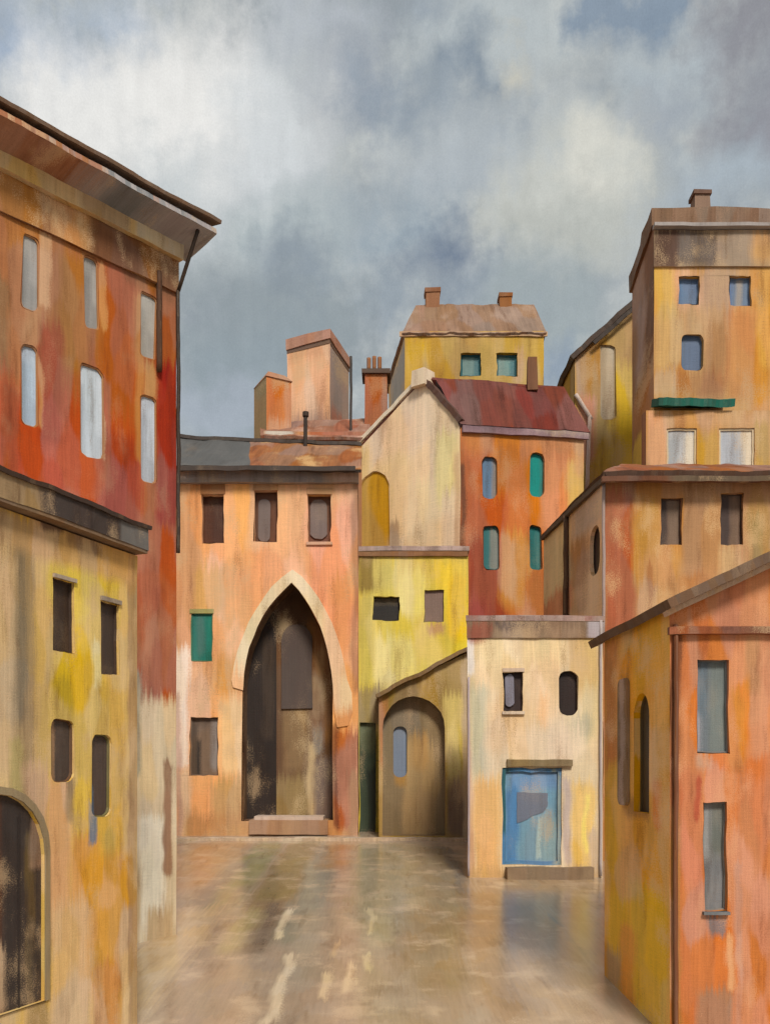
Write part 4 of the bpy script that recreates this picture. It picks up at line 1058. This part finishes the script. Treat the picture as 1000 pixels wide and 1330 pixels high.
st = [(870, 826, 905, 900, (206, 112, 44), 8), (870, 820, 884, 1060, (120, 66, 34), 4, .85), (884, 900, 1000, 1080, (220, 128, 62), 14), (944, 840, 1000, 940, (224, 140, 78), 9), (944, 900, 970, 1000, (206, 136, 70), 7, .8), (968, 830, 990, 900, (196, 130, 66), 6, .7), (880, 1000, 912, 1180, (212, 118, 64), 7), (903, 1010, 911, 1070, (196, 76, 34), 3),
      (902, 975, 925, 1000, (206, 160, 130), 5, .7), (958, 1010, 1010, 1190, (216, 136, 86), 9), (880, 1150, 960, 1300, (212, 124, 66), 10), (954, 1120, 963, 1340, (200, 140, 110), 3, .7), (918, 1188, 944, 1216, (112, 112, 116), 4, .85), (896, 1270, 960, 1360, (204, 120, 66), 8), (905, 1285, 950, 1350, (166, 126, 96), 6, .8),
      (944, 1210, 952, 1290, (226, 170, 120), 3, .8), (990, 850, 1100, 1000, (226, 138, 80), 10), (870, 1040, 884, 1360, (186, 128, 62), 4, .8)]
m = paint('orange_limewash', (210, 124, 62), st, W, gain=.92, bare=.5, barecol=(226, 160, 110))
zb = -.6
pk = W.uv(1130, 664)
zfa = zt
H.face(W, [(0, zb), (W.len, zb), (W.len, zt), (pk.x, pk.y), (0, zt)], m)
H.window(Ws, 823, 900, 843, 1056, 'arch', pane=(70, 60, 48), frame=(104, 82, 44), depth=.14, wobk=1.2, ft=.8, strokes=[(822, 900, 832, 1056, (84, 72, 52), 4, .8)],
         shutter=None)
sts = [(785, 830, 806, 1010, (150, 92, 36), 6), (804, 810, 870, 900, (170, 126, 40), 10), (800, 850, 822, 960, (176, 120, 44), 6), (846, 900, 866, 1060, (196, 152, 78), 7), (786, 990, 812, 1240, (206, 158, 28), 7), (806, 1050, 850, 1190, (196, 140, 28), 8), (836, 1040, 870, 1200, (186, 140, 60), 7, .9), (790, 1160, 816, 1250, (176, 140, 24), 6), (815, 1150, 870, 1360, (196, 160, 44), 9), (806, 1200, 824, 1360, (206, 142, 60), 5, .9), (786, 1235, 806, 1330, (140, 114, 80), 6), (810, 1040, 846, 1064, (120, 84, 40), 5, .8), (862, 830, 871, 1000, (196, 150, 70), 3, .8), (850, 1010, 860, 1080, (180, 104, 50), 4, .7)]
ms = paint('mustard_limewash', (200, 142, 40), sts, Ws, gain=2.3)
H.face(Ws, [(0, zb), (Ws.len, zb), (Ws.len, zt), (0, zt)], ms)
c3 = c0_ + Vector((5.6, 0))
H.rest([c0_, c1, c2, c3], [zt] * 4, zb, flat((196, 130, 70)), skip=(0, 1))
H.wallmb.face([(c0_.x, c0_.y, zt), (c3.x, c3.y, zt), (c0_.x + pk.x, c0_.y, pk.y)], flat((196, 130, 70)))
H.done()
mb = H.mb()
s0, v0, s1, v1 = Ws.box(806, 882, 818, 1046)
mb.solid(Ws, rot_wobble(shape('soft', s0, v0, s1, v1), .015, 2), [], .003, .05, paint('shutter_lavender', (150, 118, 84), [(808, 880, 815, 1046, (186, 160, 146), 2.5, .95)], Ws)); H.part(mb, 'shutter', None, 'open lavender shutter beside the arched window')
mb = H.mb()
sd = (c0_ - c1).normalized(); s3 = Vector((sd.x, sd.y, 0))
rm = paint('roof_dark', (86, 60, 44), [], streak=.8, bare=.3, barecol=(150, 112, 80), rough=.7)
slope = (pk.y - zt) / pk.x
def rp(x, back, dz=0): return Vector((c1.x + x, c1.y - .35, zt + slope * x + dz)) + s3 * back
back = Ws.len + .75
ov = -.14
mb.slab(rp(ov, 0, .07), rp(pk.x, 0, .07), rp(pk.x, back, .07), rp(ov, back, .07), .12, rm, 14, 5, .015, flat((110, 82, 60)))
def rq(x, back, dz=0): return Vector((c1.x + x, c1.y - .35, pk.y - slope * (x - pk.x) + dz)) + s3 * back
mb.slab(rq(pk.x, 0, .07), rq(pk.x * 2 + .3, 0, .07), rq(pk.x * 2 + .3, back, .07), rq(pk.x, back, .07), .12, rm, 10, 5, .015)
rf = H.part(mb, 'roof')
mb = H.mb(); mb.slab(rp(ov + .05, .15, -.055), rp(pk.x, .15, -.055), rp(pk.x, .33, -.055), rp(ov + .05, .33, -.055), .07, flat((206, 166, 130)), 14, 1, .012); H.part(mb, 'barge_board', rf)
mb = H.mb(); q = W.uv(870, 822).y; mb.bar(W, -.03, q - .03, W.len, q + .06, .003, .09, paint('string_course', (150, 84, 46), [(930, 810, 1000, 830, (120, 66, 40), 8)], W), amp=.015, nu=20); H.part(mb, 'cornice')
mb = H.mb(); mb.tube(Vector((c1.x + .06, c1.y - .05, zt - .25)), Vector((c1.x + .06, c1.y - .05, .4)), .03, flat((124, 74, 44)), amp=.012, n=24); H.part(mb, 'drainpipe')

# ================================================================== GROUND
def ground_mesh():
    bm = bmesh.new(); uvl = bm.loops.layers.uv.new('UVMap')
    ys = [-40, -20, -8] + [y * 1.0 for y in range(0, 34)] + [36, 40, 45, 50, 55, 60, 65, 70, 90, 150, 400, 2500]
    xs = [-2500, -300, -60, -25] + [x * 1.0 for x in range(-12, 13)] + [25, 60, 300, 2500]
    V = {}
    for i, x in enumerate(xs):
        for j, y in enumerate(ys):
            z = ground_z(y)
            if 0 <= y < 34 and abs(x) < 13: z += .035 * noise.noise(Vector((x * .45, y * .45, 0)))
            V[i, j] = bm.verts.new((x, y, z))
    for i in range(len(xs) - 1):
        for j in range(len(ys) - 1):
            f = bm.faces.new([V[i, j], V[i + 1, j], V[i + 1, j + 1], V[i, j + 1]]); f.smooth = True
            for l in f.loops: l[uvl].uv = (l.vert.co.x / GK, l.vert.co.y / GKY)
    me = bpy.data.meshes.new('square'); bm.to_mesh(me); bm.free()
    o = bpy.data.objects.new('square', me); COL.objects.link(o); o['kind'] = 'structure'
    o['label'] = 'worn damp sloping town square with painted reflection streaks'
    return o
g = ground_mesh()
GL = GroundLay()
st = [(225, 1090, 300, 1160, (180, 142, 102), 22), (300, 1095, 345, 1185, (140, 135, 89), 13), (345, 1095, 396, 1215, (140, 112, 79), 13), (330, 1170, 360, 1245, (120, 101, 83), 13), (360, 1090, 400, 1170, (145, 125, 83), 13, .9), (392, 1095, 430, 1230, (137, 133, 116), 13), (420, 1090, 465, 1130, (178, 138, 96), 18), (450, 1095, 560, 1210, (162, 147, 116), 22), (540, 1100, 606, 1200, (152, 133, 104), 18), (590, 1100, 606, 1210, (134, 124, 112), 5),  # far patches paint blurred house reflections into the paving colour
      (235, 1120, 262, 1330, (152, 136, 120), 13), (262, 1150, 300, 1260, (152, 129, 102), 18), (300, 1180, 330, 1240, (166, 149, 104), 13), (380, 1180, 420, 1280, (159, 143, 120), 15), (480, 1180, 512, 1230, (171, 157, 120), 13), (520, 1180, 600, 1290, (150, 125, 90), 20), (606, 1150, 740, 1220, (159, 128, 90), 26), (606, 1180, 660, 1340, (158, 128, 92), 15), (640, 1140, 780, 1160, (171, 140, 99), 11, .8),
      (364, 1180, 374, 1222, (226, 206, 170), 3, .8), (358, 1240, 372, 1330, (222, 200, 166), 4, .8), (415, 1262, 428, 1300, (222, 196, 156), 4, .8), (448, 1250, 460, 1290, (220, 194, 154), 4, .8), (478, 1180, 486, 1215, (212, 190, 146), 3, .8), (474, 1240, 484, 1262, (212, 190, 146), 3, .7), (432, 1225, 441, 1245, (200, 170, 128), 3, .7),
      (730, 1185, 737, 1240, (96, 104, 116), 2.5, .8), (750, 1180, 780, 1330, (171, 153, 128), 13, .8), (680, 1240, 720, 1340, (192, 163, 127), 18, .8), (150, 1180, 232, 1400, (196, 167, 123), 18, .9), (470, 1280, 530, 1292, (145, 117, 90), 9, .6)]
gm = paint('worn_paving_reflections', (166, 144, 120), st, GL, rough=.19, gain=1.08, streak=.42, bare=.6, barecol=(204, 178, 146), warp=1.6, spec=.85, bump=.04, vs=2.5)
g.data.materials.append(gm)
# low kerb in front of the portal
pts = [(232, 1092), (300, 1085), (400, 1081), (470, 1084), (540, 1087), (606, 1092)]
mb = MB(30 / F)
km = paint('kerb_stone', (196, 172, 144), [], bare=.5, barecol=(150, 116, 80), streak=.9)
for a, b in zip(pts, pts[1:]):
    p, q = gpt(*a), gpt(*b)
    p = Vector((p.x, min(p.y, 29.0) - .3)); q = Vector((q.x, min(q.y, 29.0) - .3))
    Wk = Wall(p, q, a[0], b[0])
    zc = ground_z((p.y + q.y) / 2)
    mb.bar(Wk, 0, zc - .2, Wk.len, zc + .10, -.35, .0, km, amp=.02, nu=4)
o = mb.link('kerb'); o['kind'] = 'structure'

# ================================================================== SKY AND LIGHT
SUN_EL, SUN_AZ = math.radians(43), math.radians(166)     # azimuth from +Y towards +X: behind the viewer, to the left
EXPO = .8
def build_world():
    w = bpy.data.worlds.new('World'); scn.world = w; w.use_nodes = True; w.cycles.sampling_method = 'MANUAL'; w.cycles.sample_map_resolution = 128
    nt = w.node_tree; nt.nodes.clear(); L = nt.links.new
    out = N(nt, 'ShaderNodeOutputWorld'); bg = N(nt, 'ShaderNodeBackground'); L(bg.outputs[0], out.inputs[0])
    sky = N(nt, 'ShaderNodeTexSky', sky_type='NISHITA'); sky.sun_disc = False
    sky.sun_elevation = SUN_EL; sky.sun_rotation = SUN_AZ
    tc = N(nt, 'ShaderNodeTexCoord'); sp = N(nt, 'ShaderNodeSeparateXYZ'); L(tc.outputs['Generated'], sp.inputs[0])
    az = math_node(nt, 'ARCTAN2', sp.outputs[0], sp.outputs[1])
    hy = math_node(nt, 'SQRT', math_node(nt, 'ADD', math_node(nt, 'MULTIPLY', sp.outputs[0], sp.outputs[0]), math_node(nt, 'MULTIPLY', sp.outputs[1], sp.outputs[1])))
    el = math_node(nt, 'ARCTAN2', sp.outputs[2], hy)
    cb = N(nt, 'ShaderNodeCombineXYZ')
    L(math_node(nt, 'MULTIPLY', az, 1200), cb.inputs[0]); L(math_node(nt, 'MULTIPLY', el, 1200), cb.inputs[1])
    uv = cb.outputs[0]
    # billowing edges
    n1 = noise_at(nt, uv, .009, .010, 5, 3.3, .6); n2 = noise_at(nt, uv, .009, .010, 5, 93.3, .6)
    n3 = noise_at(nt, uv, .045, .05, 4, 31.3, .6); n4 = noise_at(nt, uv, .05, .010, 3, 13.3)
    n5 = noise_at(nt, uv, .5, .5, 3, 17.3, .7)
    wv = N(nt, 'ShaderNodeCombineXYZ')
    L(math_node(nt, 'MULTIPLY_ADD', n1, 150, -75), wv.inputs[0]); L(math_node(nt, 'MULTIPLY_ADD', n2, 120, -60), wv.inputs[1])
    ad = N(nt, 'ShaderNodeVectorMath', operation='ADD'); L(uv, ad.inputs[0]); L(wv.outputs[0], ad.inputs[1])
    dry = N(nt, 'ShaderNodeMapRange'); L(n3, dry.inputs[0]); dry.inputs[1].default_value = .1; dry.inputs[2].default_value = 1.1
    # slow cloud field for the whole dome
    ramp = N(nt, 'ShaderNodeValToRGB'); L(n1, ramp.inputs[0])
    cr = ramp.color_ramp; cr.elements[0].position = .34; cr.elements[0].color = lin((150, 158, 162)); cr.elements[1].position = .66; cr.elements[1].color = lin((190, 194, 190))
    e = cr.elements.new(.5); e.color = lin((172, 178, 178))
    col = ramp.outputs[0]
    def ae(px, py):
        x, z = (px - HX) / F, (HY - py) / F
        return math.atan2(x, 1) * 1200, math.atan2(z, math.hypot(x, 1)) * 1200
    blobs = [(-80, 0, 130, 130, (164, 180, 200), 50), (100, -20, 220, 50, (176, 190, 206), 40), (30, 70, 280, 270, (240, 238, 232), 46), (150, 30, 350, 220, (238, 236, 230), 50), (280, 60, 420, 300, (214, 218, 218), 60), (150, 230, 300, 330, (200, 206, 206), 50),
             (330, 0, 480, 60, (186, 192, 198), 40), (400, 70, 520, 170, (162, 169, 177), 36), (380, 110, 460, 200, (206, 208, 206), 40, .7), (440, 110, 600, 140, (140, 154, 166), 34), (500, 0, 780, 70, (188, 196, 196), 40), (540, 60, 640, 120, (134, 148, 160), 34), (500, 150, 780, 260, (178, 186, 190), 50),
             (500, -30, 570, 30, (154, 166, 176), 34, .8), (640, 60, 690, 110, (206, 202, 184), 22, .8), (760, -60, 920, 46, (130, 148, 166), 26), (790, 50, 960, 130, (176, 186, 190), 30), (900, -40, 1100, 80, (142, 141, 146), 40), (920, 90, 1060, 210, (146, 146, 152), 36, .9), (800, 120, 900, 180, (162, 170, 178), 34, .8),
             (640, 170, 840, 330, (202, 203, 192), 50), (740, 170, 820, 260, (220, 218, 204), 30, .8), (640, 260, 800, 340, (186, 188, 178), 40), (850, 200, 1000, 270, (170, 182, 190), 34), (230, 330, 480, 520, (146, 156, 158), 50), (230, 420, 420, 600, (146, 158, 162), 50), (300, 260, 460, 340, (178, 188, 188), 40), (440, 250, 600, 330, (156, 170, 178), 44),
             (520, 300, 630, 385, (114, 128, 146), 46), (470, 340, 540, 440, (150, 162, 170), 34, .8), (330, 310, 430, 380, (134, 146, 156), 36, .7), (560, 370, 720, 420, (136, 150, 162), 30, .7), (640, 340, 780, 480, (160, 170, 170), 40), (700, 440, 760, 520, (140, 156, 172), 26, .8), (230, 500, 330, 560, (170, 178, 188), 24, .7)]
    for b in blobs:
        x0, y0, x1, y1, c, soft = b[:6]; op = b[6] if len(b) > 6 else .9
        ax, ay = ae((x0 + x1) / 2, (y0 + y1) / 2); bx, by = ae(x1, (y0 + y1) / 2); cx, cy = ae((x0 + x1) / 2, y0)
        s = N(nt, 'ShaderNodeGroup'); s.node_tree = G_STROKE
        L(col, s.inputs['Prev']); L(ad.outputs[0], s.inputs['UV']); L(dry.outputs[0], s.inputs['Dry'])
        s.inputs['Col'].default_value = lin(c); s.inputs['C'].default_value = (ax, ay, 0)
        s.inputs['H'].default_value = (abs(bx - ax), abs(cy - ay), 1); s.inputs['S'].default_value = (soft, soft, 1); s.inputs['Op'].default_value = op
        col = s.outputs[0]
    v = math_node(nt, 'ADD', math_node(nt, 'MULTIPLY_ADD', n4, .13, -.065), math_node(nt, 'MULTIPLY_ADD', n5, .22, -.11))
    v = math_node(nt, 'ADD', v, math_node(nt, 'MULTIPLY_ADD', n3, .16, .93))
    hs = N(nt, 'ShaderNodeHueSaturation'); L(v, hs.inputs['Value']); L(col, hs.inputs['Color'])
    # cloud cover over the physical sky (which is about eight times too bright)
    k1 = N(nt, 'ShaderNodeVectorMath', operation='SCALE'); L(hs.outputs[0], k1.inputs[0]); k1.inputs['Scale'].default_value = 10.0 / 2 ** EXPO
    mix = N(nt, 'ShaderNodeMix', data_type='RGBA'); mix.inputs[0].default_value = .93
    L(sky.outputs[0], mix.inputs[6]); L(k1.outputs[0], mix.inputs[7])
    L(mix.outputs[2], bg.inputs['Color']); bg.inputs['Strength'].default_value = .1
build_world()
ld = bpy.data.lights.new('sun', 'SUN'); ld.energy = 1.8; ld.angle = math.radians(14); ld.color = (1.0, .95, .86)
lo = bpy.data.objects.new('sun', ld); COL.objects.link(lo)
tosun = Vector((math.sin(SUN_AZ) * math.cos(SUN_EL), math.cos(SUN_AZ) * math.cos(SUN_EL), math.sin(SUN_EL)))
lo.rotation_euler = tosun.to_track_quat('Z', 'Y').to_euler(); lo.location = tosun * 60

# ================================================================== CAMERA
cd = bpy.data.cameras.new('camera'); co = bpy.data.objects.new('camera', cd); COL.objects.link(co)
co.location = (0, 0, CZ); co.rotation_euler = (math.radians(90), 0, 0)
cd.sensor_fit = 'HORIZONTAL'; cd.sensor_width = 36; cd.lens = 36 * F / 1000
cd.shift_x = 0; cd.shift_y = (HY - 665) / 1000
cd.clip_end = 6000
scn.camera = co
scn.cycles.max_bounces = 4; scn.cycles.diffuse_bounces = 2; scn.cycles.glossy_bounces = 2
scn.cycles.use_adaptive_sampling = True; scn.cycles.adaptive_threshold = .03
vs = scn.view_settings
vs.view_transform = 'Standard'; vs.look = 'None'; vs.exposure = EXPO; vs.gamma = 1; vs.use_curve_mapping = False
